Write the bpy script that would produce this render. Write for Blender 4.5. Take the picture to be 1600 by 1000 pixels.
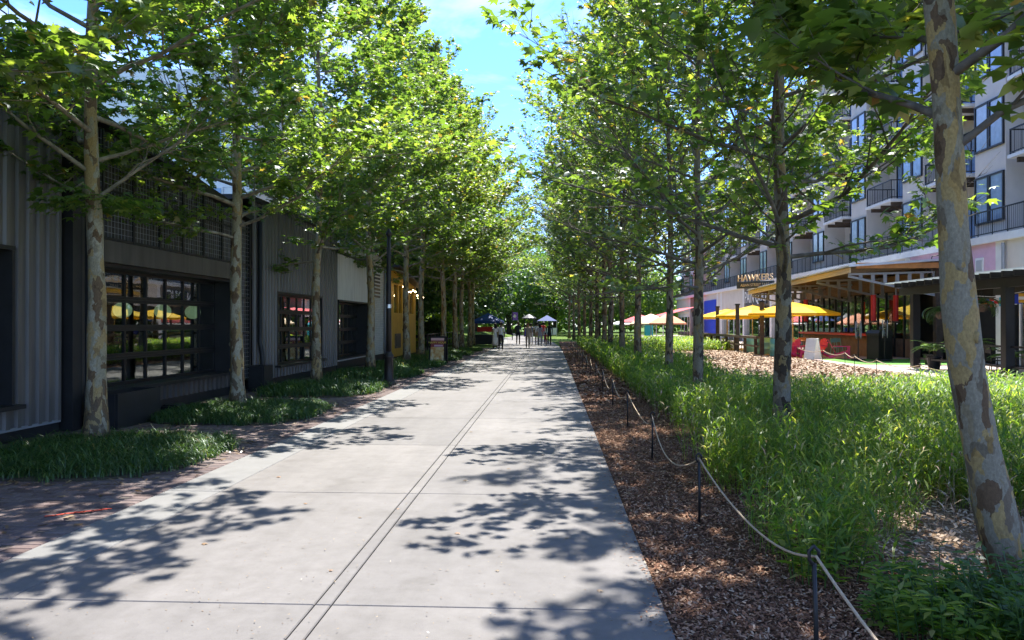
import bpy, math, random
import numpy as np
from mathutils import Vector, Matrix
R = math.radians
sc = bpy.context.scene
for o in list(bpy.data.objects): bpy.data.objects.remove(o)
col = sc.collection

# ------------------------------------------------------------------ camera, sky, sun, exposure
cam_d = bpy.data.cameras.new('camera'); cam = bpy.data.objects.new('camera', cam_d); col.objects.link(cam)
cam_d.sensor_width = 36.0; cam_d.lens = 27.0; cam_d.clip_start = 0.05; cam_d.clip_end = 2000
cam.location = (0, 0, 1.65); cam.rotation_euler = (R(90.24), 0, R(2.96)); sc.camera = cam
SUN_EL, SUN_AZ = 58.5, 6.0          # ahead of the camera, a little to the right
w = bpy.data.worlds.new('World'); sc.world = w; w.use_nodes = True
wn = w.node_tree.nodes; wl = w.node_tree.links
bg = wn['Background']
sky = wn.new('ShaderNodeTexSky'); sky.sky_type = 'NISHITA'; sky.sun_disc = False
sky.sun_elevation = R(SUN_EL); sky.sun_rotation = R(SUN_AZ); sky.air_density = 1.0; sky.dust_density = 0.3; sky.ozone_density = 5.0
tc = wn.new('ShaderNodeTexCoord'); mp = wn.new('ShaderNodeMapping'); mp.inputs['Scale'].default_value = (1.0, 1.0, 2.6)
mp.inputs['Location'].default_value = (0.35, 0.1, 0.28)
nz = wn.new('ShaderNodeTexNoise'); nz.inputs['Scale'].default_value = 3.2; nz.inputs['Detail'].default_value = 8; nz.inputs['Roughness'].default_value = 0.58
nz.inputs['Distortion'].default_value = 0.4
rp = wn.new('ShaderNodeValToRGB'); rp.color_ramp.elements[0].position = 0.47; rp.color_ramp.elements[1].position = 0.74
mx = wn.new('ShaderNodeMixRGB'); mx.inputs['Color2'].default_value = (3.2, 3.5, 3.8, 1)
hs = wn.new('ShaderNodeHueSaturation'); hs.inputs['Saturation'].default_value = 1.18; hs.inputs['Value'].default_value = 0.82
wl.new(tc.outputs['Generated'], mp.inputs['Vector']); wl.new(mp.outputs['Vector'], nz.inputs['Vector'])
wl.new(nz.outputs['Fac'], rp.inputs['Fac']); wl.new(rp.outputs['Color'], mx.inputs['Fac'])
tint = wn.new('ShaderNodeMixRGB'); tint.blend_type = 'MULTIPLY'; tint.inputs['Fac'].default_value = 1.0; tint.inputs['Color2'].default_value = (0.68, 0.73, 1.0, 1)
wl.new(sky.outputs['Color'], hs.inputs['Color']); wl.new(hs.outputs['Color'], tint.inputs['Color1']); wl.new(tint.outputs['Color'], mx.inputs['Color1'])
wl.new(mx.outputs['Color'], bg.inputs['Color']); bg.inputs['Strength'].default_value = 0.15
sl = bpy.data.lights.new('sun', 'SUN'); sl.energy = 3.9; sl.angle = R(0.53); sl.color = (1.0, 0.955, 0.88)
sun = bpy.data.objects.new('sun', sl); col.objects.link(sun); sun.location = (20, 60, 80)
sd = Vector((math.sin(R(SUN_AZ)) * math.cos(R(SUN_EL)), math.cos(R(SUN_AZ)) * math.cos(R(SUN_EL)), math.sin(R(SUN_EL))))
sun.rotation_euler = (-sd).to_track_quat('-Z', 'Y').to_euler()
vs = sc.view_settings; vs.view_transform = 'Standard'; vs.look = 'None'; vs.exposure = 1.82; vs.gamma = 1.0; vs.use_curve_mapping = False
cy = sc.cycles
cy.max_bounces = 7; cy.diffuse_bounces = 4; cy.glossy_bounces = 3; cy.transmission_bounces = 4; cy.transparent_max_bounces = 8
cy.caustics_reflective = False; cy.caustics_refractive = False; cy.sample_clamp_indirect = 6.0

# ------------------------------------------------------------------ helpers
class MB:
    """collects shapes and links them as one mesh object"""
    def __init__(s): s.v = []; s.f = []; s.mi = []; s.cm = 0
    def _add(s, vs_, fs):
        b = len(s.v); s.v.extend([tuple(p) for p in vs_])
        for f in fs: s.f.append([b + i for i in f]); s.mi.append(s.cm)
        return s
    def box(s, c, d, rz=0.0, M=None):
        x, y, z = d[0] / 2, d[1] / 2, d[2] / 2
        P = [Vector((sx * x, sy * y, sz * z)) for sz in (-1, 1) for sy in (-1, 1) for sx in (-1, 1)]
        T = Matrix.Translation(c) @ (M if M is not None else Matrix.Rotation(rz, 4, 'Z'))
        return s._add([T @ p for p in P], [(0, 2, 3, 1), (4, 5, 7, 6), (0, 1, 5, 4), (2, 6, 7, 3), (0, 4, 6, 2), (1, 3, 7, 5)])
    def bx(s, x0, x1, y0, y1, z0, z1):
        return s.box(((x0 + x1) / 2, (y0 + y1) / 2, (z0 + z1) / 2), (x1 - x0, y1 - y0, z1 - z0))
    def bar(s, a, b, wd, ht, up=(0, 0, 1)):
        a = Vector(a); b = Vector(b); d = b - a; L = d.length
        y = d / L; u = Vector(up)
        if abs(y.dot(u)) > 0.98: u = Vector((1, 0, 0))
        x = y.cross(u).normalized(); z = x.cross(y)
        M = Matrix((x, y, z)).transposed().to_4x4()
        return s.box((a + b) / 2, (wd, L, ht), M=M)
    def tube(s, pts, rad, n=8, cap=True, jit=0.0, rng=None):
        pts = [Vector(p) for p in pts]; m = len(pts)
        if not hasattr(rad, '__len__'): rad = [rad] * m
        vs_ = []
        ref = None
        for i, p in enumerate(pts):
            t = (pts[min(i + 1, m - 1)] - pts[max(i - 1, 0)]).normalized()
            if ref is None:
                ref = Vector((1, 0, 0)) if abs(t.x) < 0.8 else Vector((0, 1, 0))
            x = (ref - t * ref.dot(t)).normalized(); ref = x; y = t.cross(x)
            for k in range(n):
                a = 2 * math.pi * k / n
                rr = rad[i] * (1 + (rng.uniform(-jit, jit) if jit else 0))
                vs_.append(p + (x * math.cos(a) + y * math.sin(a)) * rr)
        fs = [(i * n + k, i * n + (k + 1) % n, (i + 1) * n + (k + 1) % n, (i + 1) * n + k) for i in range(m - 1) for k in range(n)]
        if cap: fs += [tuple(range(n - 1, -1, -1)), tuple((m - 1) * n + k for k in range(n))]
        return s._add(vs_, fs)
    def lathe(s, prof, n=16, c=(0, 0, 0)):
        vs_ = []; m = len(prof)
        for r_, z in prof:
            for k in range(n):
                a = 2 * math.pi * k / n; vs_.append((c[0] + r_ * math.cos(a), c[1] + r_ * math.sin(a), c[2] + z))
        fs = [(i * n + k, i * n + (k + 1) % n, (i + 1) * n + (k + 1) % n, (i + 1) * n + k) for i in range(m - 1) for k in range(n)]
        fs += [tuple(range(n - 1, -1, -1)), tuple((m - 1) * n + k for k in range(n))]
        return s._add(vs_, fs)
    def prism(s, poly, h, axis='z'):
        """poly of (a,b) extruded; axis z: (x,y)+z range h; axis y: (x,z) along y; axis x: (y,z) along x"""
        n = len(poly); mk = {'z': lambda a, b, t: (a, b, t), 'y': lambda a, b, t: (a, t, b), 'x': lambda a, b, t: (t, a, b)}[axis]
        vs_ = [mk(a, b, h[0]) for a, b in poly] + [mk(a, b, h[1]) for a, b in poly]
        fs = [tuple(range(n - 1, -1, -1)), tuple(range(n, 2 * n))] + [(i, (i + 1) % n, n + (i + 1) % n, n + i) for i in range(n)]
        return s._add(vs_, fs)
    def ball(s, c, r, nu=10, nv=7, sx=1, sy=1, sz=1):
        vs_ = [(c[0], c[1], c[2] - r * sz)]
        for j in range(1, nv):
            t = math.pi * j / nv
            for k in range(nu):
                a = 2 * math.pi * k / nu
                vs_.append((c[0] + r * sx * math.sin(t) * math.cos(a), c[1] + r * sy * math.sin(t) * math.sin(a), c[2] - r * sz * math.cos(t)))
        vs_.append((c[0], c[1], c[2] + r * sz)); L = len(vs_) - 1
        fs = [(0, 1 + (k + 1) % nu, 1 + k) for k in range(nu)]
        for j in range(nv - 2):
            for k in range(nu):
                a = 1 + j * nu; fs.append((a + k, a + (k + 1) % nu, a + nu + (k + 1) % nu, a + nu + k))
        a = 1 + (nv - 2) * nu; fs += [(a + k, a + (k + 1) % nu, L) for k in range(nu)]
        return s._add(vs_, fs)
    def mesh(s, name, mats, smooth=False):
        me = bpy.data.meshes.new(name); me.from_pydata(s.v, [], s.f)
        for m in (mats if isinstance(mats, (list, tuple)) else [mats]): me.materials.append(M[m] if isinstance(m, str) else m)
        if any(s.mi): me.polygons.foreach_set('material_index', s.mi)
        if smooth: me.polygons.foreach_set('use_smooth', [True] * len(me.polygons))
        me.validate(); me.update(); return me
    def build(s, name, mats, parent=None, smooth=False, loc=(0, 0, 0), **kw):
        return link(name, s.mesh(name, mats, smooth), parent, loc, **kw)
def link(name, me, parent=None, loc=(0, 0, 0), rz=0.0, label=None, cat=None, group=None, kind=None):
    o = bpy.data.objects.new(name, me); col.objects.link(o); o.location = loc; o.rotation_euler = (0, 0, rz)
    if parent is not None: o.parent = parent
    if label: o['label'] = label
    if cat: o['category'] = cat
    if group: o['group'] = group
    if kind: o['kind'] = kind
    return o
def thing(name, label, cat, loc=(0, 0, 0), rz=0.0, group=None): return link(name, None, None, loc, rz, label, cat, group)
def copytree(o, parent=None):
    c = o.copy(); col.objects.link(c); c.parent = parent
    for ch in list(o.children): copytree(ch, c)
    return c
def mesh_np(name, V, F, mat_, smooth=False):
    me = bpy.data.meshes.new(name); nv, nf = len(V), len(F); k = F.shape[1]
    me.vertices.add(nv); me.vertices.foreach_set('co', np.asarray(V, np.float32).ravel())
    me.loops.add(nf * k); me.loops.foreach_set('vertex_index', np.asarray(F, np.int32).ravel())
    me.polygons.add(nf); me.polygons.foreach_set('loop_start', np.arange(0, nf * k, k, dtype=np.int32))
    try: me.polygons.foreach_set('loop_total', np.full(nf, k, np.int32))
    except Exception: pass
    if smooth: me.polygons.foreach_set('use_smooth', np.ones(nf, bool))
    me.materials.append(M[mat_]); me.update(calc_edges=True); return me
def scatter(T, TF, pos, fw, up, s):
    """copies of template T (k,3: side, forward, normal) at pos with frames and scales"""
    fw = fw / np.linalg.norm(fw, axis=1, keepdims=True)
    side = np.cross(fw, up); side /= np.linalg.norm(side, axis=1, keepdims=True) + 1e-9
    nn = np.cross(side, fw); s = np.asarray(s).reshape(-1, 1, 1)
    V = pos[:, None, :] + s * (T[None, :, 0:1] * side[:, None, :] + T[None, :, 1:2] * fw[:, None, :] + T[None, :, 2:3] * nn[:, None, :])
    F = TF[None] + (np.arange(len(pos)) * len(T))[:, None, None]
    return V.reshape(-1, 3), F.reshape(-1, TF.shape[1])

# ------------------------------------------------------------------ materials
M = {}
class NT:
    def __init__(s, name):
        m = bpy.data.materials.new(name); m.use_nodes = True; s.m = m; s.n = m.node_tree.nodes; s.l = m.node_tree.links
        s.b = s.n['Principled BSDF']; s.o = s.n['Material Output']; M[name] = m
    def add(s, t, **kw):
        n = s.n.new('ShaderNode' + t)
        for k, v in kw.items():
            if k in n.inputs.keys(): n.inputs[k].default_value = v
            else: setattr(n, k, v)
        return n
    def li(s, a, b): s.l.new(a, b)
    def ramp(s, src, stops, interp='LINEAR'):
        r = s.n.new('ShaderNodeValToRGB'); cr = r.color_ramp; cr.interpolation = interp
        while len(cr.elements) < len(stops): cr.elements.new(0.5)
        for e, (p, c) in zip(cr.elements, stops):
            e.position = p; e.color = (*c, 1) if len(c) == 3 else c
        s.li(src, r.inputs['Fac']); return r.outputs['Color']
    def coord(s, which='Object', scale=(1, 1, 1), rand=False):
        t = s.n.new('ShaderNodeTexCoord'); m = s.n.new('ShaderNodeMapping'); m.inputs['Scale'].default_value = scale
        s.li(t.outputs[which], m.inputs['Vector'])
        if rand:
            oi = s.n.new('ShaderNodeObjectInfo'); mu = s.n.new('ShaderNodeVectorMath'); mu.operation = 'SCALE'
            mu.inputs[0].default_value = (37.0, 19.0, 53.0); s.li(oi.outputs['Random'], mu.inputs['Scale']); s.li(mu.outputs[0], m.inputs['Location'])
        return m.outputs['Vector']
    def world(s, scale=(1, 1, 1)):
        g = s.n.new('ShaderNodeNewGeometry'); m = s.n.new('ShaderNodeMapping'); m.inputs['Scale'].default_value = scale
        s.li(g.outputs['Position'], m.inputs['Vector']); return m.outputs['Vector']
    def noise(s, vec, scale, detail=4, rough=0.55, out='Fac'):
        n = s.add('TexNoise', Scale=scale, Detail=detail, Roughness=rough); s.li(vec, n.inputs['Vector']); return n.outputs[out]
    def mix(s, a, b, fac, mode='MIX'):
        n = s.n.new('ShaderNodeMixRGB'); n.blend_type = mode
        for k, v in (('Color1', a), ('Color2', b), ('Fac', fac)):
            if isinstance(v, (int, float)): n.inputs[k].default_value = v
            elif isinstance(v, tuple): n.inputs[k].default_value = (*v, 1)
            else: s.li(v, n.inputs[k])
        return n.outputs['Color']
    def bump(s, h, strength=0.4, dist=0.01):
        b = s.add('Bump', Strength=strength, Distance=dist); s.li(h, b.inputs['Height']); s.li(b.outputs['Normal'], s.b.inputs['Normal'])
    def col(s, c):
        if isinstance(c, tuple): s.b.inputs['Base Color'].default_value = (*c, 1)
        else: s.li(c, s.b.inputs['Base Color'])
    def rough(s, r, spec=0.5):
        s.b.inputs['Roughness'].default_value = r; s.b.inputs['Specular IOR Level'].default_value = spec
def simple(name, c, rough=0.7, metal=0.0, var=0.25, scale=3.0, bump=0.15, bscale=40.0, spec=0.4, stretch=(1, 1, 1)):
    t = NT(name); v = t.world(stretch)
    n1 = t.noise(v, scale, 5, 0.6)
    lo = tuple(x * (1 - var) for x in c); hi = tuple(min(1, x * (1 + var)) for x in c)
    t.col(t.ramp(n1, [(0.3, lo), (0.7, hi)])); t.rough(rough, spec); t.b.inputs['Metallic'].default_value = metal
    if bump: t.bump(t.noise(v, bscale, 3), bump, 0.01)
    return t
# concrete slabs
t = NT('concrete'); v = t.world()
oi = t.n.new('ShaderNodeObjectInfo')
big = t.noise(v, 0.55, 6, 0.62); mid = t.noise(v, 6.0, 6, 0.7); fine = t.noise(v, 170.0, 3, 0.7)
c = t.ramp(big, [(0.28, (0.138, 0.130, 0.124)), (0.72, (0.186, 0.176, 0.169))])
c = t.mix(c, t.ramp(mid, [(0.33, (0.80, 0.79, 0.78)), (0.62, (1.03, 1.03, 1.03))]), 0.75, 'MULTIPLY')
c = t.mix(c, t.ramp(fine, [(0.30, (0.62, 0.61, 0.6)), (0.46, (1, 1, 1)), (0.62, (1, 1, 1)), (0.74, (1.35, 1.35, 1.33))]), 0.8, 'MULTIPLY')
vo = t.add('TexVoronoi', Scale=38.0); t.li(v, vo.inputs['Vector'])
c = t.mix(c, t.ramp(vo.outputs['Distance'], [(0.05, (0.72, 0.70, 0.68)), (0.11, (1, 1, 1))]), 0.5, 'MULTIPLY')
st = t.noise(v, 1.7, 5, 0.6); c = t.mix(c, t.ramp(st, [(0.54, (1, 1, 1)), (0.70, (0.80, 0.79, 0.77))]), 0.8, 'MULTIPLY')
vg = t.add('TexVoronoi', Scale=2.6); t.li(v, vg.inputs['Vector']); c = t.mix(c, t.ramp(vg.outputs['Distance'], [(0.035, (0.50, 0.48, 0.46)), (0.05, (1, 1, 1))]), 0.7, 'MULTIPLY')
wv = t.world((1, 0.06, 1)); c = t.mix(c, t.ramp(t.noise(wv, 2.6, 4, 0.6), [(0.35, (0.87, 0.87, 0.87)), (0.6, (1.04, 1.04, 1.04))]), 0.8, 'MULTIPLY')
c = t.mix(c, t.ramp(oi.outputs['Random'], [(0, (0.88, 0.88, 0.89)), (1, (1.06, 1.05, 1.04))]), 1.0, 'MULTIPLY')
t.col(c); t.rough(0.72, 0.35); t.bump(t.mix(fine, mid, 0.4), 0.35, 0.006)
t = NT('concrete_pale'); v = t.world(); mid = t.noise(v, 4.0, 6, 0.65); fine = t.noise(v, 150.0, 3, 0.7)
c = t.ramp(mid, [(0.3, (0.165, 0.163, 0.157)), (0.7, (0.205, 0.202, 0.196))])
c = t.mix(c, t.ramp(fine, [(0.33, (0.7, 0.7, 0.7)), (0.5, (1, 1, 1))]), 0.6, 'MULTIPLY'); t.col(c); t.rough(0.75, 0.3); t.bump(fine, 0.25, 0.005)
simple('joint', (0.045, 0.042, 0.04), 0.9)
# paving brick
t = NT('paver'); v = t.world(); oi = t.n.new('ShaderNodeObjectInfo'); g = t.n.new('ShaderNodeNewGeometry')
rr = t.add('Math', operation='ADD'); t.li(oi.outputs['Random'], rr.inputs[0]); t.li(g.outputs['Random Per Island'], rr.inputs[1])
fr = t.add('Math', operation='FRACT'); t.li(rr.outputs[0], fr.inputs[0])
c = t.ramp(fr.outputs[0], [(0, (0.105, 0.073, 0.066)), (0.35, (0.15, 0.108, 0.10)), (0.7, (0.185, 0.14, 0.128)), (1, (0.125, 0.10, 0.10))])
c = t.mix(c, t.ramp(t.noise(v, 25, 5, 0.7), [(0.3, (0.7, 0.7, 0.7)), (0.7, (1.15, 1.15, 1.15))]), 0.8, 'MULTIPLY')
c = t.mix(c, (0.30, 0.27, 0.24), t.ramp(t.noise(v, 1.6, 5, 0.7), [(0.52, (0, 0, 0)), (0.8, (0.55, 0.55, 0.55))]))
t.col(c); t.rough(0.85, 0.25); t.bump(t.noise(v, 90, 4), 0.4, 0.006)
simple('sand_joint', (0.085, 0.07, 0.06), 0.95, scale=8)
# soil, mulch
t = NT('mulch_ground'); v = t.world(); a = t.noise(v, 45, 5, 0.7); b = t.noise(v, 2.0, 4)
c = t.ramp(a, [(0.3, (0.05, 0.028, 0.018)), (0.55, (0.16, 0.09, 0.06)), (0.75, (0.28, 0.18, 0.12))])
t.col(t.mix(c, t.ramp(b, [(0.3, (0.75, 0.7, 0.7)), (0.7, (1.15, 1.15, 1.1))]), 1.0, 'MULTIPLY')); t.rough(0.95, 0.1); t.bump(a, 0.9, 0.03)
t = NT('chips'); g = t.n.new('ShaderNodeNewGeometry')
c = t.ramp(g.outputs['Random Per Island'], [(0, (0.075, 0.037, 0.022)), (0.3, (0.18, 0.088, 0.052)), (0.6, (0.27, 0.145, 0.088)), (0.85, (0.35, 0.225, 0.145)), (1, (0.46, 0.34, 0.24))])
t.col(c); t.rough(0.9, 0.15)
t = NT('straw'); g = t.n.new('ShaderNodeNewGeometry')
t.col(t.ramp(g.outputs['Random Per Island'], [(0, (0.20, 0.13, 0.085)), (0.4, (0.40, 0.28, 0.19)), (1, (0.60, 0.47, 0.34))])); t.rough(0.85, 0.2)
t = NT('straw_ground'); v = t.world(); a = t.noise(v, 30, 5, 0.7)
t.col(t.ramp(a, [(0.3, (0.09, 0.055, 0.035)), (0.55, (0.25, 0.17, 0.105)), (0.75, (0.40, 0.30, 0.2))])); t.rough(0.95, 0.1); t.bump(a, 0.8, 0.03)
simple('soil', (0.06, 0.05, 0.03), 0.95, scale=2, bump=0.6)
t = NT('lawn'); v = t.world(); t.col(t.ramp(t.noise(v, 3, 6, 0.7), [(0.3, (0.07, 0.12, 0.02)), (0.7, (0.13, 0.20, 0.035))])); t.rough(0.9, 0.1); t.bump(t.noise(v, 60, 3), 0.8, 0.05)
# leaves
def leafmat(name, stops, trans=0.58, tcol=(2.25, 2.2, 0.95), gloss=0.06, rough=0.45):
    t = NT(name); g = t.n.new('ShaderNodeNewGeometry')
    c = t.ramp(g.outputs['Random Per Island'], stops)
    oi = t.n.new('ShaderNodeObjectInfo'); c = t.mix(c, t.ramp(oi.outputs['Random'], [(0, (0.84, 0.92, 0.9)), (0.5, (1, 1, 1)), (1, (1.14, 1.04, 1.0))]), 1.0, 'MULTIPLY')
    d = t.n.new('ShaderNodeBsdfDiffuse'); tr = t.n.new('ShaderNodeBsdfTranslucent'); gl = t.n.new('ShaderNodeBsdfGlossy')
    gl.inputs['Roughness'].default_value = rough; gl.inputs['Color'].default_value = (0.9, 0.95, 1.0, 1)
    t.li(c, d.inputs['Color']); t.li(t.mix(c, tcol, 1.0, 'MULTIPLY'), tr.inputs['Color'])
    m1 = t.n.new('ShaderNodeMixShader'); m1.inputs[0].default_value = trans; t.li(d.outputs[0], m1.inputs[1]); t.li(tr.outputs[0], m1.inputs[2])
    m2 = t.n.new('ShaderNodeMixShader'); m2.inputs[0].default_value = gloss; t.li(m1.outputs[0], m2.inputs[1]); t.li(gl.outputs[0], m2.inputs[2])
    t.li(m2.outputs[0], t.o.inputs['Surface'])
leafmat('leaf_left', [(0, (0.052, 0.10, 0.022)), (0.35, (0.09, 0.158, 0.031)), (0.7, (0.146, 0.218, 0.043)), (0.965, (0.21, 0.265, 0.06)), (0.985, (0.30, 0.24, 0.05)), (1, (0.34, 0.18, 0.06))])
leafmat('leaf_right', [(0, (0.047, 0.09, 0.02)), (0.4, (0.083, 0.146, 0.029)), (0.75, (0.14, 0.21, 0.041)), (0.97, (0.205, 0.255, 0.055)), (0.985, (0.28, 0.22, 0.05)), (1, (0.30, 0.15, 0.06))])
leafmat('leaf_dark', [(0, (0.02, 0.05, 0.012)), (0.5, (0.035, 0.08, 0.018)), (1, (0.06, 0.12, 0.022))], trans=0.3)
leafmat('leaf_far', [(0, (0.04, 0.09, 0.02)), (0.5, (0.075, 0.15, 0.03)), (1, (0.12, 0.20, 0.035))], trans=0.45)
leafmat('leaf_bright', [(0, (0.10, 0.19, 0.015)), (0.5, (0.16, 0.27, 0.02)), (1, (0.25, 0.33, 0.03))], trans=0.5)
leafmat('oats', [(0, (0.06, 0.13, 0.022)), (0.35, (0.122, 0.212, 0.033)), (0.75, (0.205, 0.285, 0.045)), (0.92, (0.29, 0.34, 0.07)), (1, (0.40, 0.36, 0.16))], trans=0.55, gloss=0.03)
leafmat('liriope', [(0, (0.025, 0.065, 0.018)), (0.4, (0.045, 0.11, 0.028)), (0.8, (0.08, 0.16, 0.038)), (0.97, (0.12, 0.19, 0.05)), (1, (0.27, 0.22, 0.1))], trans=0.35, gloss=0.05, rough=0.45)
leafmat('herb', [(0, (0.035, 0.085, 0.018)), (0.5, (0.06, 0.13, 0.022)), (1, (0.10, 0.18, 0.03))], trans=0.4)
leafmat('litter', [(0, (0.09, 0.05, 0.025)), (0.5, (0.20, 0.12, 0.06)), (1, (0.36, 0.26, 0.14))], trans=0.15, tcol=(1.2, 1.1, 0.9))
# bark
def bark(name, stops, flake=0.5):
    t = NT(name); v = t.coord('Object', (1, 1, 0.5), rand=True)
    nd = t.add('TexNoise', Scale=5.0, Detail=8.0); t.li(v, nd.inputs['Vector'])
    dv = t.mix(v, nd.outputs['Color'], 0.26)
    vo = t.add('TexVoronoi', Scale=15.0); t.li(dv, vo.inputs['Vector'])
    se = t.n.new('ShaderNodeSeparateColor'); t.li(vo.outputs['Color'], se.inputs[0])
    vo2 = t.add('TexVoronoi', Scale=22.0); t.li(dv, vo2.inputs['Vector']); se2 = t.n.new('ShaderNodeSeparateColor'); t.li(vo2.outputs['Color'], se2.inputs[0])
    c = t.ramp(se.outputs[0], stops, 'CONSTANT')
    c2 = t.ramp(se2.outputs[1], [(0, (1, 1, 1)), (0.80, (0.42, 0.34, 0.27)), (0.90, (0.95, 0.83, 0.62))], 'CONSTANT')
    c = t.mix(c, c2, flake, 'MULTIPLY')
    fn = t.noise(t.coord('Object', (1, 1, 0.6)), 60, 5, 0.7)
    c = t.mix(c, t.ramp(fn, [(0.3, (0.72, 0.70, 0.68)), (0.7, (1.1, 1.1, 1.08))]), 0.8, 'MULTIPLY')
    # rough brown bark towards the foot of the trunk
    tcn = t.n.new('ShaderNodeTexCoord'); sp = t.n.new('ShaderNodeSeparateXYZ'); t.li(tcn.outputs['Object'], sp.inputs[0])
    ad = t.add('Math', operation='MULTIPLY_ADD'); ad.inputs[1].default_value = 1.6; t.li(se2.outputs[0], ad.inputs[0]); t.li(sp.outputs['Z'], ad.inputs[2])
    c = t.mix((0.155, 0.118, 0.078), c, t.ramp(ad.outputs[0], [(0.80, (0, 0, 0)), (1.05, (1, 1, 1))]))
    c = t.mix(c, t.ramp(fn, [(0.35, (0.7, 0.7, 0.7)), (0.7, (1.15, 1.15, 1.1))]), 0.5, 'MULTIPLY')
    t.col(c); t.rough(0.8, 0.25); t.bump(t.mix(se.outputs[1], fn, 0.45), 0.8, 0.02)
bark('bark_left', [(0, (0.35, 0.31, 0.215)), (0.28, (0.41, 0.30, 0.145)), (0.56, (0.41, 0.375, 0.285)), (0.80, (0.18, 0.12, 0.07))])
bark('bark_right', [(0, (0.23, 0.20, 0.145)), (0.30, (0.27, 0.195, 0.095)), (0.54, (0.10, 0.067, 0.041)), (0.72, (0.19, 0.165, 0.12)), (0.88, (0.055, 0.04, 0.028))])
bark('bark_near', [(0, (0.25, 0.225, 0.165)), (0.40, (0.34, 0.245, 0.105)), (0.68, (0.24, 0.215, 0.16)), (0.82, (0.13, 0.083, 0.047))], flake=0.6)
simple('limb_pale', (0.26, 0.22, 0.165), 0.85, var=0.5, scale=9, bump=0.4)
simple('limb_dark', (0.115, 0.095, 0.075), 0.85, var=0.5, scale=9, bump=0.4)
simple('bark_oak', (0.07, 0.058, 0.046), 0.9, var=0.4, scale=8, bump=0.6)
# built materials
simple('cladding', (0.15, 0.142, 0.136), 0.42, 0.25, var=0.30, scale=1.6, bump=0.06, stretch=(1, 3, 0.25), spec=0.5)
simple('cladding_brown', (0.092, 0.082, 0.074), 0.5, 0.15, var=0.3, scale=2, bump=0.06, stretch=(1, 3, 0.25))
simple('steel_dark', (0.032, 0.032, 0.033), 0.5, 0.3, var=0.2)
simple('black_paint', (0.012, 0.012, 0.013), 0.45, 0.0, var=0.2)
simple('interior', (0.018, 0.015, 0.013), 0.9)
t = NT('glass'); t.n.remove(t.b)
gl = t.n.new('ShaderNodeBsdfGlossy'); gl.inputs['Roughness'].default_value = 0.01; gl.inputs['Color'].default_value = (0.93, 0.96, 0.95, 1)
tp = t.n.new('ShaderNodeBsdfTransparent'); tp.inputs['Color'].default_value = (0.85, 0.88, 0.86, 1)
lw0 = t.n.new('ShaderNodeLayerWeight'); lw0.inputs['Blend'].default_value = 0.5; lw1 = t.add('Math', operation='POWER'); lw1.inputs[1].default_value = 3.2; t.li(lw0.outputs['Facing'], lw1.inputs[0]); lw = t.add('Math', operation='MULTIPLY_ADD'); lw.inputs[1].default_value = 0.85; lw.inputs[2].default_value = 0.07; t.li(lw1.outputs[0], lw.inputs[0])
nzz = t.noise(t.world(), 1.3, 2); bp = t.add('Bump', Strength=0.02, Distance=0.05); t.li(nzz, bp.inputs['Height']); t.li(bp.outputs['Normal'], gl.inputs['Normal'])
mxs = t.n.new('ShaderNodeMixShader'); t.li(lw.outputs[0], mxs.inputs[0]); t.li(tp.outputs[0], mxs.inputs[1]); t.li(gl.outputs[0], mxs.inputs[2]); t.li(mxs.outputs[0], t.o.inputs['Surface'])
t = NT('white_streak'); v = t.world((1, 6, 0.35)); a = t.noise(v, 2.5, 5, 0.7)
t.col(t.ramp(a, [(0.28, (0.52, 0.52, 0.49)), (0.55, (0.74, 0.74, 0.71)), (0.75, (0.82, 0.82, 0.80))])); t.rough(0.6, 0.3); t.bump(t.noise(t.world(), 50, 3), 0.15)
t = NT('white_brick'); v = t.coord('Object'); sw = t.n.new('ShaderNodeSeparateXYZ'); cb = t.n.new('ShaderNodeCombineXYZ'); t.li(v, sw.inputs[0]); t.li(sw.outputs['Y'], cb.inputs['X']); t.li(sw.outputs['Z'], cb.inputs['Y'])
br = t.add('TexBrick', Scale=1.0); br.inputs['Brick Width'].default_value = 0.21; br.inputs['Row Height'].default_value = 0.075; br.inputs['Mortar Size'].default_value = 0.007
br.inputs['Color1'].default_value = (0.70, 0.70, 0.68, 1); br.inputs['Color2'].default_value = (0.60, 0.60, 0.585, 1); br.inputs['Mortar'].default_value = (0.44, 0.44, 0.42, 1); t.li(cb.outputs[0], br.inputs['Vector'])
t.col(br.outputs['Color']); t.rough(0.7); t.bump(t.ramp(br.outputs['Fac'], [(0, (1, 1, 1)), (1, (0, 0, 0))]), 0.6, 0.01)
simple('yellow_paint', (0.60, 0.34, 0.03), 0.6, var=0.12)
simple('timber', (0.16, 0.105, 0.06), 0.7, var=0.3, scale=6, stretch=(1, 0.3, 4))
simple('timber_pale', (0.60, 0.47, 0.30), 0.7, var=0.2, scale=5, stretch=(1, 0.3, 4))
simple('timber_dark', (0.075, 0.055, 0.042), 0.8, var=0.3, scale=6)
simple('timber_grey', (0.16, 0.135, 0.11), 0.8, var=0.3, scale=6)
simple('steel_grey', (0.30, 0.31, 0.33), 0.5, 0.2, var=0.12)
simple('galv', (0.62, 0.63, 0.65), 0.4, 0.4, var=0.1)
simple('white_paint', (0.74, 0.74, 0.73), 0.6, var=0.06)
simple('white_siding', (0.70, 0.72, 0.76), 0.6, var=0.05)
simple('apart_wall', (0.60, 0.535, 0.465), 0.8, var=0.07, scale=1.2, bump=0.25)
simple('apart_grey', (0.42, 0.43, 0.45), 0.8, var=0.08, scale=1.2)
simple('apart_trim', (0.68, 0.67, 0.65), 0.7, var=0.06)
simple('soffit', (0.30, 0.26, 0.21), 0.7, var=0.2)
simple('pink_wall', (0.66, 0.42, 0.54), 0.75, var=0.06)
simple('blue_wall', (0.012, 0.05, 0.50), 0.6, var=0.1)
simple('blue_canvas', (0.008, 0.045, 0.22), 0.7, var=0.1)
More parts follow.
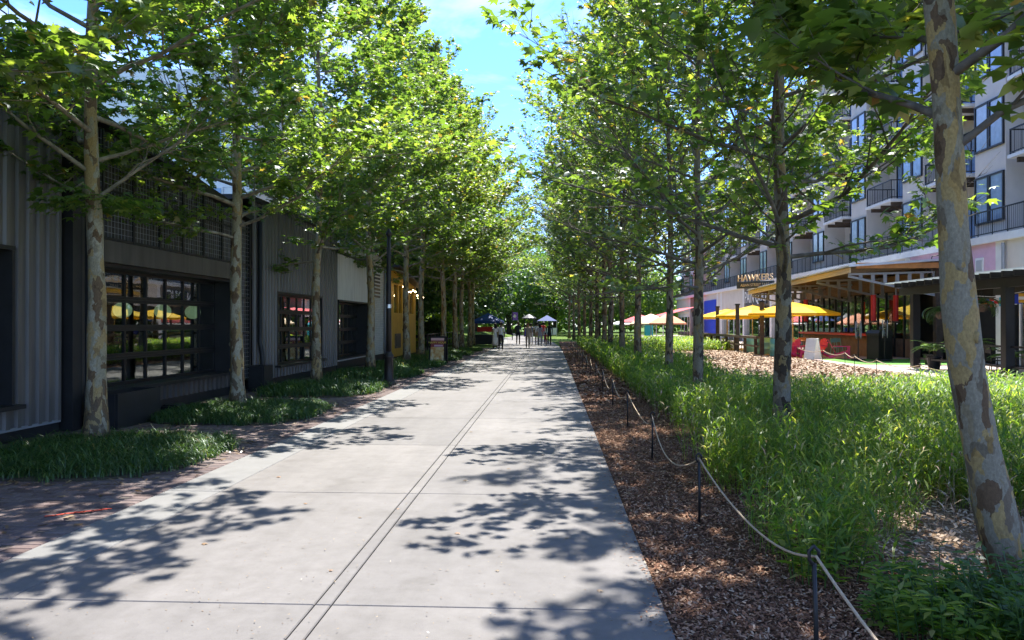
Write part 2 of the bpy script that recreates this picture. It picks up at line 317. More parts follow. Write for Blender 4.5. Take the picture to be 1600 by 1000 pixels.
simple('purple', (0.22, 0.12, 0.48), 0.7, var=0.1)
simple('red_paint', (0.62, 0.03, 0.025), 0.5, var=0.1)
simple('red_canvas', (0.70, 0.05, 0.06), 0.7, var=0.1)
simple('orange_canvas', (0.75, 0.30, 0.16), 0.75, var=0.08)
simple('peach_canvas', (0.75, 0.56, 0.36), 0.75, var=0.08)
simple('pink_chair', (0.78, 0.05, 0.16), 0.5, var=0.12)
simple('teal_metal', (0.20, 0.46, 0.40), 0.45, 0.2, var=0.12)
simple('cyan_paint', (0.05, 0.45, 0.62), 0.6, var=0.1)
simple('orange_wood', (0.50, 0.22, 0.07), 0.6, var=0.2)
simple('rope', (0.44, 0.34, 0.23), 0.9, var=0.2, scale=40, bump=0.5, bscale=200)
simple('planter', (0.018, 0.018, 0.019), 0.55, var=0.25)
simple('patio_paving', (0.46, 0.37, 0.33), 0.85, var=0.12, scale=1)
simple('turf', (0.10, 0.27, 0.035), 0.9, var=0.2, scale=10, bump=0.6)
simple('chrome', (0.5, 0.5, 0.52), 0.25, 0.9, var=0.05)
simple('lamp_post_paint', (0.028, 0.024, 0.022), 0.45, 0.2, var=0.2)
simple('terracotta', (0.42, 0.17, 0.09), 0.8)
simple('red_mark', (0.66, 0.09, 0.05), 0.8, var=0.3, scale=30)
simple('slate', (0.06, 0.065, 0.07), 0.8)
simple('brown_wall', (0.20, 0.13, 0.09), 0.8)
leafmat('yellow_canvas', [(0, (0.80, 0.52, 0.02)), (1, (0.84, 0.56, 0.03))], trans=0.4, tcol=(1, 0.95, 0.7), gloss=0.02)
def emis(name, c, s):
    t = NT(name); t.b.inputs['Emission Color'].default_value = (*c, 1); t.b.inputs['Emission Strength'].default_value = s; t.col(c)
emis('bulb', (1.0, 0.72, 0.35), 7.0); emis('lantern', (0.36, 0.54, 0.31), 0.12)
simple('cool_glass', (0.20, 0.30, 0.45), 0.1, 0.0, var=0.2, spec=0.9)
t = NT('poster'); v = t.coord('Object'); sp = t.n.new('ShaderNodeSeparateXYZ'); t.li(v, sp.inputs[0])
food = t.ramp(t.noise(v, 7, 3), [(0.35, (0.62, 0.28, 0.08)), (0.5, (0.72, 0.50, 0.22)), (0.65, (0.80, 0.68, 0.45))])
mr = t.add('MapRange'); mr.inputs['From Min'].default_value = 0.0; mr.inputs['From Max'].default_value = 1.1; t.li(sp.outputs['Z'], mr.inputs['Value'])
hd = t.ramp(mr.outputs[0], [(0.0, (0.5, 0.5, 0.5)), (0.62, (0.30, 0.05, 0.06)), (0.86, (0.75, 0.45, 0.42))], 'CONSTANT')
fk = t.ramp(mr.outputs[0], [(0.0, (0, 0, 0)), (0.62, (1, 1, 1))], 'CONSTANT')
t.col(t.mix(food, hd, fk)); t.rough(0.5)
simple('poster_yellow', (0.80, 0.62, 0.10), 0.5)
leafmat('poly_sheet', [(0, (0.6, 0.62, 0.64)), (1, (0.62, 0.64, 0.66))], trans=0.6, tcol=(1, 1, 1), gloss=0.08)
# ------------------------------------------------------------------ ground, path, paving
rng = random.Random(4); nr = np.random.default_rng(7)
MB().bx(-400, 400, -100, 700, -0.6, -0.12).build('ground', 'lawn', kind='structure')
def pathx(Y): return -0.0012 * max(0.0, Y - 45) ** 2 if Y < 100 else -3.63 - 0.132 * (Y - 100)
XL, XS, XC0, XC1, XR = -3.80, -3.25, -1.39, -1.29, 0.654
path = MB()
ys = list(range(-6, 46, 3)) + list(range(46, 140, 4))
pv = []; pf = []
for Y in ys: pv += [(XL + pathx(Y), Y, -0.02), (XR + pathx(Y), Y, -0.02), (XL + pathx(Y), Y, -0.14), (XR + pathx(Y), Y, -0.14)]
for i in range(len(ys) - 1):
    a = 4 * i; pf += [(a, a + 1, a + 5, a + 4), (a, a + 4, a + 6, a + 2), (a + 1, a + 3, a + 7, a + 5)]
path._add(pv, pf); footpath = path.build('footpath', 'joint', kind='structure')
G = 0.004
def slab(x0, x1, y0, y1, mat_, name='slab'):
    m = MB(); b = 0.006; z = 0.0
    P = lambda x, y, zz: (x + pathx(y), y, zz)
    x0 += G; x1 -= G; y0 += G; y1 -= G
    v_ = [P(x0, y0, -0.06), P(x1, y0, -0.06), P(x1, y1, -0.06), P(x0, y1, -0.06), P(x0, y0, -b), P(x1, y0, -b), P(x1, y1, -b), P(x0, y1, -b),
          P(x0 + b, y0 + b, z), P(x1 - b, y0 + b, z), P(x1 - b, y1 - b, z), P(x0 + b, y1 - b, z)]
    m._add(v_, [(0, 1, 5, 4), (1, 2, 6, 5), (2, 3, 7, 6), (3, 0, 4, 7), (4, 5, 9, 8), (5, 6, 10, 9), (6, 7, 11, 10), (7, 4, 8, 11), (8, 9, 10, 11)])
    m.build(name, mat_, footpath)
J = [-4.4, -1.45, 1.5]
while J[-1] < 84: J.append(J[-1] + 2.945)
for i in range(len(J) - 1):
    y0, y1 = J[i], J[i + 1]
    if y0 < 4.0: slab(XL, XC0, y0, y1, 'concrete')
    else:
        ys0 = 5.2 if i == 3 else y0
        if i == 3: slab(XL, XS, y0, 5.2, 'concrete', 'edge_slab')
        slab(XL, XS, ys0, y1, 'concrete_pale', 'edge_slab'); slab(XS, XC0, y0, y1, 'concrete')
    slab(XC0, XC1, y0, y1, 'concrete', 'centre_strip'); slab(XC1, XR, y0, y1, 'concrete')
for k in range(14):
    y0 = J[-1] + 4 * k; slab(XL, XR, y0, y0 + 4, 'concrete')

# planting beds: (y0, y1)
BEDS = [(7.7, 10.75), (12.1, 15.3), (16.7, 20.6), (22.1, 25.9), (27.4, 31.4), (32.6, 36.8), (38.0, 42.2), (43.4, 47.5)]
BX0, BX1 = -6.95, -4.16
def in_bed(x, y, grow=0.0):
    for a, b in BEDS:
        cx, cy_ = (BX0 + BX1) / 2, (a + b) / 2; hx, hy = (BX1 - BX0) / 2 + grow, (b - a) / 2 + grow
        if abs((x - cx) / hx) ** 3.2 + abs((y - cy_) / hy) ** 3.2 < 1: return True
    return False
pavement = MB().bx(-14, XL - 0.003, -8, 52, -0.11, -0.012).build('brick_pavement', 'sand_joint', kind='structure')
bl, bw, bg_ = 0.2, 0.1, 0.006
bm_ = MB().bx(-bl / 2 + bg_ / 2, bl / 2 - bg_ / 2, -bw / 2 + bg_ / 2, bw / 2 - bg_ / 2, -0.05, -0.002).bx(-bl / 2 + 0.012, bl / 2 - 0.012, -bw / 2 + 0.012, bw / 2 - 0.012, -0.03, 0.0)
def brick_geo():
    m = MB(); a, b = bl / 2 - bg_ / 2, bw / 2 - bg_ / 2; c = 0.008
    m._add([(-a, -b, -0.05), (a, -b, -0.05), (a, b, -0.05), (-a, b, -0.05), (-a, -b, -0.007), (a, -b, -0.007), (a, b, -0.007), (-a, b, -0.007),
            (-a + c, -b + c, 0), (a - c, -b + c, 0), (a - c, b - c, 0), (-a + c, b - c, 0)],
           [(0, 1, 5, 4), (1, 2, 6, 5), (2, 3, 7, 6), (3, 0, 4, 7), (4, 5, 9, 8), (5, 6, 10, 9), (6, 7, 11, 10), (7, 4, 8, 11), (8, 9, 10, 11)])
    return m
bgeo = brick_geo(); bmesh_ = bgeo.mesh('brick', 'paver'); near, rest = [], MB()
spots = []
for j in range(0, 480):                                  # soldier course along the concrete
    Y = 3.4 + j * bw
    spots.append((XL - 0.003 - bl / 2, Y, 0))
for j in range(0, 480):
    Y = 3.4 + j * bw
    for i in range(16):
        X = XL - 0.003 - bl - bl * (0.5 + i) - (bl / 2 if j % 2 else 0)
        if X - bl / 2 < -7.42: continue
        spots.append((X, Y, 0))
spots = [s for s in spots if not in_bed(s[0], s[1], -0.10) and s[1] < 46]
vis = [s for s in spots if s[1] > 4.55 - 0.42 * (s[0] + 3.8) and s[1] < 8.6]
vis.sort(key=lambda s: s[1] + 0.05 * abs(s[0]))
nearset = set(vis[:300])
for s in spots:
    dz = rng.uniform(-0.003, 0.003)
    if s in nearset:
        o = link('brick', bmesh_, pavement, (s[0], s[1], dz)); o.rotation_euler = (rng.uniform(-.012, .012), rng.uniform(-.012, .012), rng.uniform(-.012, .012))
    else: rest._add([(x + s[0], y + s[1], z + dz) for x, y, z in bgeo.v], bgeo.f)
rest.build('paving_bricks', 'paver', pavement, kind='stuff')
# red sprayed survey mark on the bricks
m = MB()
for k in range(7):
    a = k / 6; x = -4.28 + 0.34 * a; y = 6.36 + 0.26 * a + rng.uniform(-.01, .01); m.box((x, y, 0.0055), (0.085, 0.03 + 0.02 * rng.random(), 0.001), 0.6 + rng.uniform(-.2, .2))
m.build('paint_mark', 'red_mark', label='red sprayed line marked across the brick paving', cat='paint mark')

# right-hand ground: mulch strip, straw bed, patio
MB().bx(XR + 0.004, 2.3, -6, 70, -0.11, -0.018).build('mulch_bed', 'mulch_ground', kind='structure')
MB().bx(2.3, 11.4, -6, 70, -0.11, -0.022).build('planting_bed', 'straw_ground', kind='structure')
MB().bx(11.4, 18.0, 4, 112, -0.11, -0.02).build('patio', 'patio_paving', kind='structure')
MB().bx(12.4, 17.0, 31.6, 36.6, -0.05, -0.008).build('artificial_turf', 'turf', kind='structure')

def chip_field(name, n, fx, mat_, L=(0.02, 0.06), W=(0.25, 0.5), z=-0.012, tilt=0.35):
    P = fx(n); n = len(P)
    T = np.array([(-.5, -.5, 0), (.5, -.42, .03), (.42, .5, 0), (-.45, .46, .05)]); T = T * np.array([1, 1, 1])
    a = nr.uniform(0, 2 * np.pi, n); fw = np.stack([np.cos(a), np.sin(a), nr.normal(0, tilt, n)], 1)
    up = np.stack([nr.normal(0, tilt, n), nr.normal(0, tilt, n), np.ones(n)], 1)
    T2 = T.copy(); T2[:, 0] *= 0.38
    s = nr.uniform(*L, n); pos = np.stack([P[:, 0], P[:, 1], z + nr.uniform(0, 0.02, n)], 1)
    V, F = scatter(T2, np.array([[0, 1, 2, 3]]), pos, fw, up, s)
    return link(name, mesh_np(name, V, F, mat_), kind='stuff')
def strip(x0, x1, y0, y1):
    def f(n):
        u = nr.uniform(0, 1, n); y = y0 + (y1 - y0) * u ** 1.7
        return np.stack([nr.uniform(x0, x1, n), y], 1)
    return f
chip_field('wood_chips', 84000, strip(XR + 0.01, 2.4, 2.6, 16), 'chips', (0.008, 0.038))
chip_field('spilled_chips', 900, lambda n: np.stack([XR - np.abs(nr.normal(0, .07, n)), 2.6 + 16 * nr.uniform(0, 1, n) ** 1.6], 1), 'chips', (.01, .035), z=.001, tilt=.15)
chip_field('bark_mulch', 9000, strip(XR + 0.01, 2.4, 16, 45), 'chips', (0.05, 0.11))
chip_field('straw_mulch', 30000, strip(2.0, 6.0, 2.6, 9), 'straw', (0.015, 0.06))
chip_field('dry_straw', 30000, lambda n: np.stack([nr.uniform(5.0, 11.3, n), nr.uniform(17, 46, n)], 1), 'straw', (0.08, 0.22), z=0.02)
def litter_pts(n):
    P = np.stack([nr.uniform(-7.4, XL - .02, n), 4.5 + 30 * nr.uniform(0, 1, n) ** 1.5], 1)
    k = [in_bed(x, y, 0.25) and not in_bed(x, y, -0.05) or rng.random() < 0.12 for x, y in P]; return P[np.array(k)]
chip_field('path_grit', 2600, lambda n: np.stack([nr.uniform(XL, XR, n), 3.4 + 18 * nr.uniform(0, 1, n) ** 1.6], 1), 'litter', (.005, .018), z=.001, tilt=.1)
chip_field('leaf_litter', 5200, litter_pts, 'litter', (0.03, 0.085), z=0.004, tilt=0.25)

# fallen leaves lying on the concrete
LEAF_T = np.array([(0, -.05, 0), (.64, .14, -.10), (.36, .36, .05), (.55, .78, -.08), (.20, .58, .05), (0, 1.0, -.10), (-.20, .58, .05), (-.55, .78, -.08), (-.36, .36, .05), (-.64, .14, -.10)])
LEAF_F = np.array([(0, 1, 2), (2, 3, 4), (4, 5, 6), (6, 7, 8), (8, 9, 0), (0, 2, 4), (0, 4, 6), (0, 6, 8)])
fl = mesh_np('fallen_leaf', LEAF_T * 0.05, LEAF_F, 'litter')
for k, (x, y) in enumerate([(-1.62, 6.45), (-.72, 6.0), (-.35, 5.1), (-.25, 7.0), (-2.25, 6.9), (.28, 4.75), (-.9, 8.0), (-.5, 8.7), (-1.35, 6.75), (-2.9, 8.1), (-.1, 9.6), (-1.2, 11.6), (-2.6, 5.6), (.4, 6.9), (-1.48, 5.05), (.1, 5.9)]):
    o = link('fallen_leaf', fl, None, (x, y, 0.006), rng.uniform(0, 6.28), 'small curled brown leaf fallen on the pale concrete path', 'leaf', 'leaves fallen on the concrete'); o.scale = (rng.uniform(.6, 1.1),) * 3

# ------------------------------------------------------------------ strap-leaf border grass
def blades(n, cx, cy_, cz, az, lean, L, wd, seg=3):
    """arching strips; arrays length n"""
    V = np.zeros((n, 2 * seg + 1, 3)); d = np.stack([np.cos(az), np.sin(az), np.zeros(n)], 1); sd_ = np.stack([-np.sin(az), np.cos(az), np.zeros(n)], 1)
    p = np.stack([cx, cy_, cz], 1); ang = np.pi / 2 - lean * 0.25
    for k in range(seg + 1):
        t_ = k / seg; wk = wd * (1 - 0.75 * t_ ** 1.5) * 0.5
        if k < seg:
            V[:, 2 * k] = p - sd_ * wk[:, None]; V[:, 2 * k + 1] = p + sd_ * wk[:, None]
            st_ = (L / seg)[:, None]; p = p + st_ * (d * np.cos(ang)[:, None] + np.array([0, 0, 1]) * np.sin(ang)[:, None]); ang = ang - lean
        else: V[:, 2 * seg] = p
    F = []
    for k in range(seg - 1): a = 2 * k; F += [(a, a + 1, a + 3), (a, a + 3, a + 2)]
    F += [(2 * seg - 2, 2 * seg - 1, 2 * seg)]
    F = np.array(F)
    return V.reshape(-1, 3), (F[None] + (np.arange(n) * (2 * seg + 1))[:, None, None]).reshape(-1, 3)
def bed_mesh(hx, hy, clumps, per, seg, wmul=1.0):
    P = []
    while len(P) < clumps:
        x, y = nr.uniform(-hx, hx), nr.uniform(-hy, hy)
        if abs(x / hx) ** 3.2 + abs(y / hy) ** 3.2 < nr.uniform(0.82, 1.0): P.append((x, y))
    P = np.array(P); n = clumps * per; c = np.repeat(P, per, 0) + nr.normal(0, 0.045, (n, 2))
    az = nr.uniform(0, 2 * np.pi, n); lean = nr.uniform(0.45, 1.05, n); L = nr.uniform(0.15, 0.34, n) * np.repeat(nr.uniform(0.75, 1.15, clumps), per)
    ed = 1 - (np.abs(c[:, 0] / hx) ** 3 + np.abs(c[:, 1] / hy) ** 3); cz = 0.06 * np.clip(ed, 0, 1) - 0.01
    return mesh_np('border_grass', *blades(n, c[:, 0], c[:, 1], cz, az, lean, L, nr.uniform(0.008, 0.014, n) * wmul, seg), 'liriope')
gname = ['at the foot of the nearest left-hand tree', 'around the second left-hand tree', 'around the third left-hand tree', 'beside the lamp post', 'behind the lamp post', 'by the sandwich board', 'in front of the patio railing', 'under the far left-hand trees']
far_bed = None
for i, (a, b) in enumerate(BEDS):
    hx, hy = (BX1 - BX0) / 2, (b - a) / 2; c = ((BX0 + BX1) / 2, (a + b) / 2, 0)
    MB().prism([(hx * .97 * math.copysign(abs(math.cos(q)) ** .6, math.cos(q)), hy * .97 * math.copysign(abs(math.sin(q)) ** .6, math.sin(q))) for q in [2 * math.pi * k / 24 for k in range(24)]], (-0.05, 0.018)).build('bed_soil', 'soil', None, loc=c, kind='structure')
    if i < 2: me = bed_mesh(hx, hy, 620, 22, 4)
    elif i == 2: me = bed_mesh(hx, hy, 560, 16, 3, 1.3)
    else:
        if far_bed is None: far_bed = bed_mesh(1.39, 2.15, 420, 14, 3, 1.8)
        me = far_bed
    link('border_grass', me, None, c, 0, 'arching dark green strap-leaf grass ' + gname[i], 'grass', kind='stuff')

# ------------------------------------------------------------------ river oats on the right
def oats(name, P, H, nl, Lf, wf, mat_='oats', label=None):
    n = len(P); az0 = nr.uniform(0, 2 * np.pi, n); ln = nr.uniform(0.05, 0.4, n)
    V = []; F = []; off = 0
    # stems
    top = np.stack([P[:, 0] + np.cos(az0) * ln * H, P[:, 1] + np.sin(az0) * ln * H, H], 1); base = np.stack([P[:, 0], P[:, 1], np.full(n, -0.02)], 1)
    w_ = 0.0035 * wf / 0.014
    for dx, dy in ((w_, 0), (0, w_)):
        d_ = np.array([dx, dy, 0]); q = np.stack([base - d_, base + d_, top + d_ * .3, top - d_ * .3], 1).reshape(-1, 3)
        V.append(q); idx = np.arange(n)[:, None] * 4 + off; F.append(np.concatenate([idx + np.array([0, 1, 2]), idx + np.array([0, 2, 3])])); off += 4 * n
    for k in range(nl):
        t_ = 0.22 + 0.8 * (k + nr.uniform(-.3, .3, n)) / nl; t_ = np.clip(t_, .1, 1.0)
        p = base + (top - base) * t_[:, None]; az = az0 + k * 2.6 + nr.uniform(-.6, .6, n)
        L = Lf * nr.uniform(0.6, 1.25, n); lean = nr.uniform(0.25, 0.75, n); wd = wf * nr.uniform(0.7, 1.3, n)
        m_ = n; d = np.stack([np.cos(az), np.sin(az), np.zeros(n)], 1); s_ = np.stack([-np.sin(az), np.cos(az), np.zeros(n)], 1)
        ang = nr.uniform(0.5, 1.1, n)
        p1 = p + (L * .45)[:, None] * (d * np.cos(ang)[:, None] + np.array([0, 0, 1]) * np.sin(ang)[:, None]); a2 = ang - lean * 1.3
        p2 = p1 + (L * .55)[:, None] * (d * np.cos(a2)[:, None] + np.array([0, 0, 1]) * np.sin(a2)[:, None])
        q = np.stack([p, p1 - s_ * wd[:, None], p1 + s_ * wd[:, None], p2], 1).reshape(-1, 3)
        V.append(q); idx = np.arange(n)[:, None] * 4 + off; F.append(np.concatenate([idx + np.array([0, 1, 2]), idx + np.array([1, 3, 2])])); off += 4 * n
    me = mesh_np(name, np.concatenate(V), np.concatenate(F), mat_)
    return link(name, me, None, label=label, cat='grass', kind='stuff')
from mathutils import noise as mn
def oat_pts(n, x0, x1, y0, y1, keep, clump=0.0):
    out = []
    while len(out) < n:
        x, y = nr.uniform(x0, x1), nr.uniform(y0, y1)
        f = mn.noise((x * 0.55, y * 0.55, 3.1)) + 0.5 * mn.noise((x * 1.7, y * 1.7, 9.0))
        if keep(x, y, f): out.append((x, y, f))
    return np.array(out)
def near_keep(x, y, f):
    lim = 1.75 + 0.25 * math.sin(y * 1.3) + 0.15 * math.sin(y * 3.1)
    if x < lim + 0.25 * nr.random(): return False
    fy = 6.3 + 0.35 * math.sin(x * 2.1) - (0.9 if x > 4.2 else 0) - (0.8 if x < 2.15 else 0)
    if y < fy: return False
    if f < -0.24: return False
    if any(((x - a) / .55) ** 2 + ((y - b) / 1.1) ** 2 < 1 for a, b in ((3.05, 9.9), (3.05, 15.6))): return False
    return nr.random() < 0.9
P = np.stack([nr.uniform(1.5, 2.25, 130), nr.uniform(5.0, 6.4, 130), np.zeros(130)], 1); oats('river_oats', P, 0.25 + 0.33 * nr.random(130), 9, 0.15, 0.0095, label='loose clump of river oats behind the closest rope stake')
P = np.stack([nr.uniform(1.7, 8, 900), nr.uniform(6.2, 17, 900), np.zeros(900)], 1); oats('dry_stems', P, 0.35 + 0.4 * nr.random(900), 5, 0.13, 0.006, 'straw', label='dry tan stems and seed heads standing among the river oats')
P = oat_pts(6400, 1.6, 7.0, 5.4, 11.5, near_keep)
oats('river_oats', P, 0.28 + 0.40 * nr.random(len(P)) + 0.18 * P[:, 2] + 0.03 * np.clip(P[:, 1] - 6, 0, 4), 9, 0.165, 0.0085, label='bright green leafy river oats growing nearest the path')
P = oat_pts(7800, 1.7, 11.2, 11.2, 24, lambda x, y, f: x > 1.85 + 0.3 * nr.random() and f > -0.45 and x < 10.6 and ((x - 3.05) / .55) ** 2 + ((y - 15.6) / 1.1) ** 2 > 1 and y < 17.2 + max(0, 4.6 - x) * 5 + f)
oats('river_oats', P, 0.34 + 0.28 * nr.random(len(P)) + 0.12 * P[:, 2], 8, 0.20, 0.0125, label='sunlit yellow-green river oats in front of the patio')
P = oat_pts(6500, 1.8, 11.2, 23.5, 62, lambda x, y, f: x > 1.95 and (x < 4.8 + .6 * f or y > 46 + 3 * f))
oats('river_oats', P, 0.45 + 0.2 * nr.random(len(P)), 7, 0.30, 0.026, label='far bank of river oats under the receding tree row')
P = oat_pts(1500, 5.0, 11.0, 6.0, 12.0, lambda x, y, f: f > -0.4)
oats('river_oats', P, 0.5 + 0.25 * nr.random(len(P)), 8, 0.19, 0.011, label='river oats behind the nearest right-hand trunk')

# ------------------------------------------------------------------ trees
PROF_L = ([0, .12, .35, .62, .85, 1], [.85, 1.0, .96, .68, .38, .15]); PROF_R = ([0, .12, .35, .62, .85, 1], [.85, 1.0, 1.05, 1.0, .6, .2])
def tree_variant(seed, H, r0, zb, Rc, nl, leafmul, e0, e1, leafmat_, barkm, limbm, lean=(0, 0), lsize=0.15, bare=0.12, low_bare=0.0, zl=None, pr=PROF_L, kick=0.0):
    rg = random.Random(seed)
    n = 26; tp = []; tr = []
    ph = rg.uniform(0, 6.28)
    for i in range(n):
        t_ = i / (n - 1); z = H * 0.97 * t_
        wob = 0.06 * math.sin(z * 0.9 + ph) + 0.03 * math.sin(z * 2.1 + ph * 2)
        tp.append(Vector((lean[0] * z + wob * t_ ** .5 + kick * math.exp(-z / .9), lean[1] * z + 0.05 * math.cos(z * 0.8 + ph) * t_ ** .5, z - (0.06 if i == 0 else 0))))
        tr.append(max(0.018, r0 * (1 - 0.93 * t_ ** 0.9) + r0 * 0.45 * math.exp(-z / 0.22)))
    m = MB(); m.tube(tp, tr, 18, jit=0.02, rng=rg); m.v = [(x + .022 * mn.noise((x * 7, y * 7, z * 2.3 + seed)), y + .022 * mn.noise((x * 7 + 9, y * 7, z * 2.3 + seed)), z) for x, y, z in m.v]
    for k in range(9):                                   # knots and branch collars
        z = rg.uniform(0.8, zb + 2); q = min(int(z / (H * .97) * (n - 1)), n - 2); a = rg.uniform(0, 6.28); rr_ = tr[q]
        c = tp[q].lerp(tp[q + 1], 0.5) + Vector((math.cos(a), math.sin(a), 0)) * rr_ * .9; m.ball(c, rr_ * rg.uniform(.14, .3), 7, 5, sz=1.5)
    trunk = m.mesh('trunk', barkm, True)
    def trunk_at(z):
        q = z / (H * .97) * (n - 1); i = min(int(q), n - 2); return tp[i].lerp(tp[i + 1], q - i), tr[i] + (tr[i + 1] - tr[i]) * (q - i)
    limbs = []; LP = []; LD = []; LS = []
    az = rg.uniform(0, 6.28)
    dens = [1.0]
    def leaf(p, d, s=1.0):
        lmul = leafmul * dens[0]
        for _ in range(int(lmul) + (rg.random() < lmul % 1)):
            LP.append(p + Vector((rg.gauss(0, .05), rg.gauss(0, .05), rg.gauss(0, .04)))); LD.append((d.x + rg.gauss(0, .6), d.y + rg.gauss(0, .6), d.z * .4 - .25 + rg.gauss(0, .35))); LS.append(lsize * s * rg.uniform(.6, 1.2))
    prof = lambda h: np.interp(h, *pr)
    zl = zl or zb
    for i in range(nl):
        h = ((i + rg.uniform(-.3, .3)) / nl); h = min(max(h, 0), 1) ; z = zb + (H * .95 - zb) * h
        base, rad = trunk_at(z); az += 2.4 + rg.uniform(-.5, .5)
        L = Rc * prof(h) * rg.uniform(.75, 1.12); el = R(e0 + (e1 - e0) * h + rg.uniform(-9, 9)); d = Vector((math.cos(az) * math.cos(el), math.sin(az) * math.cos(el), math.sin(el)))
        np_ = 8; pts = [base]; dirs = [d.copy()]
        for k in range(np_ - 1):
            d = (d + Vector((rg.gauss(0, .16), rg.gauss(0, .16), rg.gauss(.03 + .03 * (1 - h), .13)))).normalized(); pts.append(pts[-1] + d * (L / (np_ - 1))); dirs.append(d.copy())
        rl = min(rad * .45, 0.009 + 0.0078 * L); lm = MB(); lm.tube(pts, [max(.004, rl * (1 - .88 * (k / (np_ - 1)))) for k in range(np_)], 6, cap=False)
        dead = rg.random() < bare; dens[0] = float(np.interp(h, [0, .25, .45, 1], [1.25, 1.15, .85, .75]))
        nsub = int(5 + L * 2.6); side = 1
        for s_ in range(nsub):
            t_ = .16 + .84 * (s_ + rg.uniform(0, .6)) / nsub; q = min(t_, .99) * (np_ - 1); ii = int(q); p = pts[ii].lerp(pts[ii + 1], q - ii); dd = dirs[ii + 1]
            side = -side; rot = Matrix.Rotation(side * R(rg.uniform(30, 65)), 3, 'Z'); sd_ = (rot @ dd); sd_.z += rg.uniform(-.15, .35); sd_.normalize()
            Ls = (.32 + .30 * L * (1 - .62 * t_)) * rg.uniform(.6, 1.15); sp = [p]; cd = sd_.copy()
            for k in range(3):
                cd = (cd + Vector((rg.gauss(0, .16), rg.gauss(0, .16), rg.gauss(.05, .14)))).normalized(); sp.append(sp[-1] + cd * (Ls / 3))
            rs = max(.005, rl * (1 - .85 * t_) * .55); lm.tube(sp, [rs, rs * .75, rs * .5, .003], 4, cap=False)
            lf = 0.0 if (dead or (z < zl and rg.random() < low_bare)) else 1.0
            for k in range(4):
                tq = rg.uniform(.15, .95); jj = min(int(tq * 3), 2); tpnt = sp[jj].lerp(sp[jj + 1], tq * 3 - jj); td = (sp[jj + 1] - sp[jj]).normalized()
                td = (Matrix.Rotation(rg.choice((-1, 1)) * R(rg.uniform(25, 70)), 3, 'Z') @ td); td.z += rg.uniform(-.3, .4); td.normalize(); Lt = rg.uniform(.18, .5)
                te = tpnt + td * Lt; lm.tube([tpnt, tpnt.lerp(te, .5) + Vector((0, 0, rg.gauss(0, .03))), te], [.0045, .0035, .002], 3, cap=False)
                if lf:
                    for u in range(3): leaf(tpnt.lerp(te, .3 + .35 * u), td)
            if lf:
                nlv = int(Ls / .16) + 1
                for u in range(nlv): jj = min(int(u / nlv * 3), 2); leaf(sp[jj].lerp(sp[jj + 1], u / nlv * 3 - jj), sd_)
                leaf(sp[-1], sd_, 1.1)
        limbs.append(lm.mesh('limb', limbm, True))
    LP_ = np.array([tuple(p) for p in LP]); LD_ = np.array(LD); N = len(LP_)
    up = np.stack([nr.normal(0, .42, N), nr.normal(0, .42, N), np.ones(N)], 1)
    V, F = scatter(LEAF_T, LEAF_F, LP_, LD_, up, np.array(LS))
    crown = mesh_np('crown', V, F, leafmat_)
    return trunk, limbs, crown, N
def place_tree(var, name, label, loc, rz, group, sc_=1.0):
    t_ = thing(name, label, 'tree', loc, rz, group); t_.scale = (sc_, sc_, sc_)
    link('trunk', var[0], t_)
    for l_ in var[1]: link('limb', l_, t_)
    link('crown', var[2], t_)
    return t_
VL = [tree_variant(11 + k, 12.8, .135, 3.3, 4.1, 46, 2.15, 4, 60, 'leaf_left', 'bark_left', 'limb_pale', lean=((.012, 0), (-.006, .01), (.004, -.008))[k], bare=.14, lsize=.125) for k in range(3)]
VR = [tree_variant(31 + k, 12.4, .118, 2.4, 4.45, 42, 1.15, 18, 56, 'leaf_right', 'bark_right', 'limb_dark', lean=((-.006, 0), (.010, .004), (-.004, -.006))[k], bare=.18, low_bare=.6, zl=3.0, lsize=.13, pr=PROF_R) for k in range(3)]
VN = tree_variant(57, 11.5, .120, 2.72, 3.9, 34, 1.9, 20, 55, 'leaf_right', 'bark_near', 'limb_dark', lean=(-.03, .02), bare=.08, low_bare=.2, zl=2.8, lsize=.17, pr=PROF_R, kick=.38)
VR2 = tree_variant(83, 12.4, .118, 2.3, 4.5, 44, 1.2, 12, 56, 'leaf_right', 'bark_right', 'limb_dark', bare=.08, low_bare=.2, zl=2.8, lsize=.135, pr=PROF_R)
print('leaves', [v[3] for v in VL + VR + [VN]])
ORD = ['nearest', 'second', 'third', 'fourth', 'fifth', 'sixth', 'seventh', 'eighth', 'ninth', 'tenth', 'eleventh', 'twelfth', 'thirteenth', 'fourteenth', 'fifteenth', 'sixteenth']
LT = [(-6.1, 5.1, 'sycamore just outside the left edge whose boughs enter the top corner'), (-6.16, 10.1, 'pale mottled sycamore beside the black planter box, nearest of the left row'), (-6.08, 14.6, 'pale smooth sycamore in front of the black downpipe, second of the left row'),
      (-6.25, 20.1, 'sycamore standing before the middle garage-door window, third of the left row'), (-6.1, 25.6, 'sycamore half hidden behind the lamp post on the left'),
      (-5.85, 30.8, 'sycamore with a thick trunk in front of the yellow house'), (-6.1, 35.6, 'slender sycamore just past the yellow house'), (-5.7, 40.2, 'forked pale sycamore behind the sandwich board'),
      (-5.65, 45.0, 'thin sycamore beside the patio railing'), (-5.9, 50.0, 'dark trunk sycamore left of the blue canopy'), (-5.9, 55.0, 'sycamore standing before the blue canopy'), (-6.2, 60.5, 'sycamore just past the blue canopy'), (-6.8, 66.0, 'last sycamore of the left row by the sloping lawn')]
for i, (x, y, lb) in enumerate(LT):
    place_tree(VL[i % 3], 'sycamore_tree', lb, (x, y, 0), i * 2.1 + .4, 'sycamores left of the path', 1.0 if i < 4 else rng.uniform(1.05, 1.14) if i < 6 else rng.uniform(1.15, 1.25))
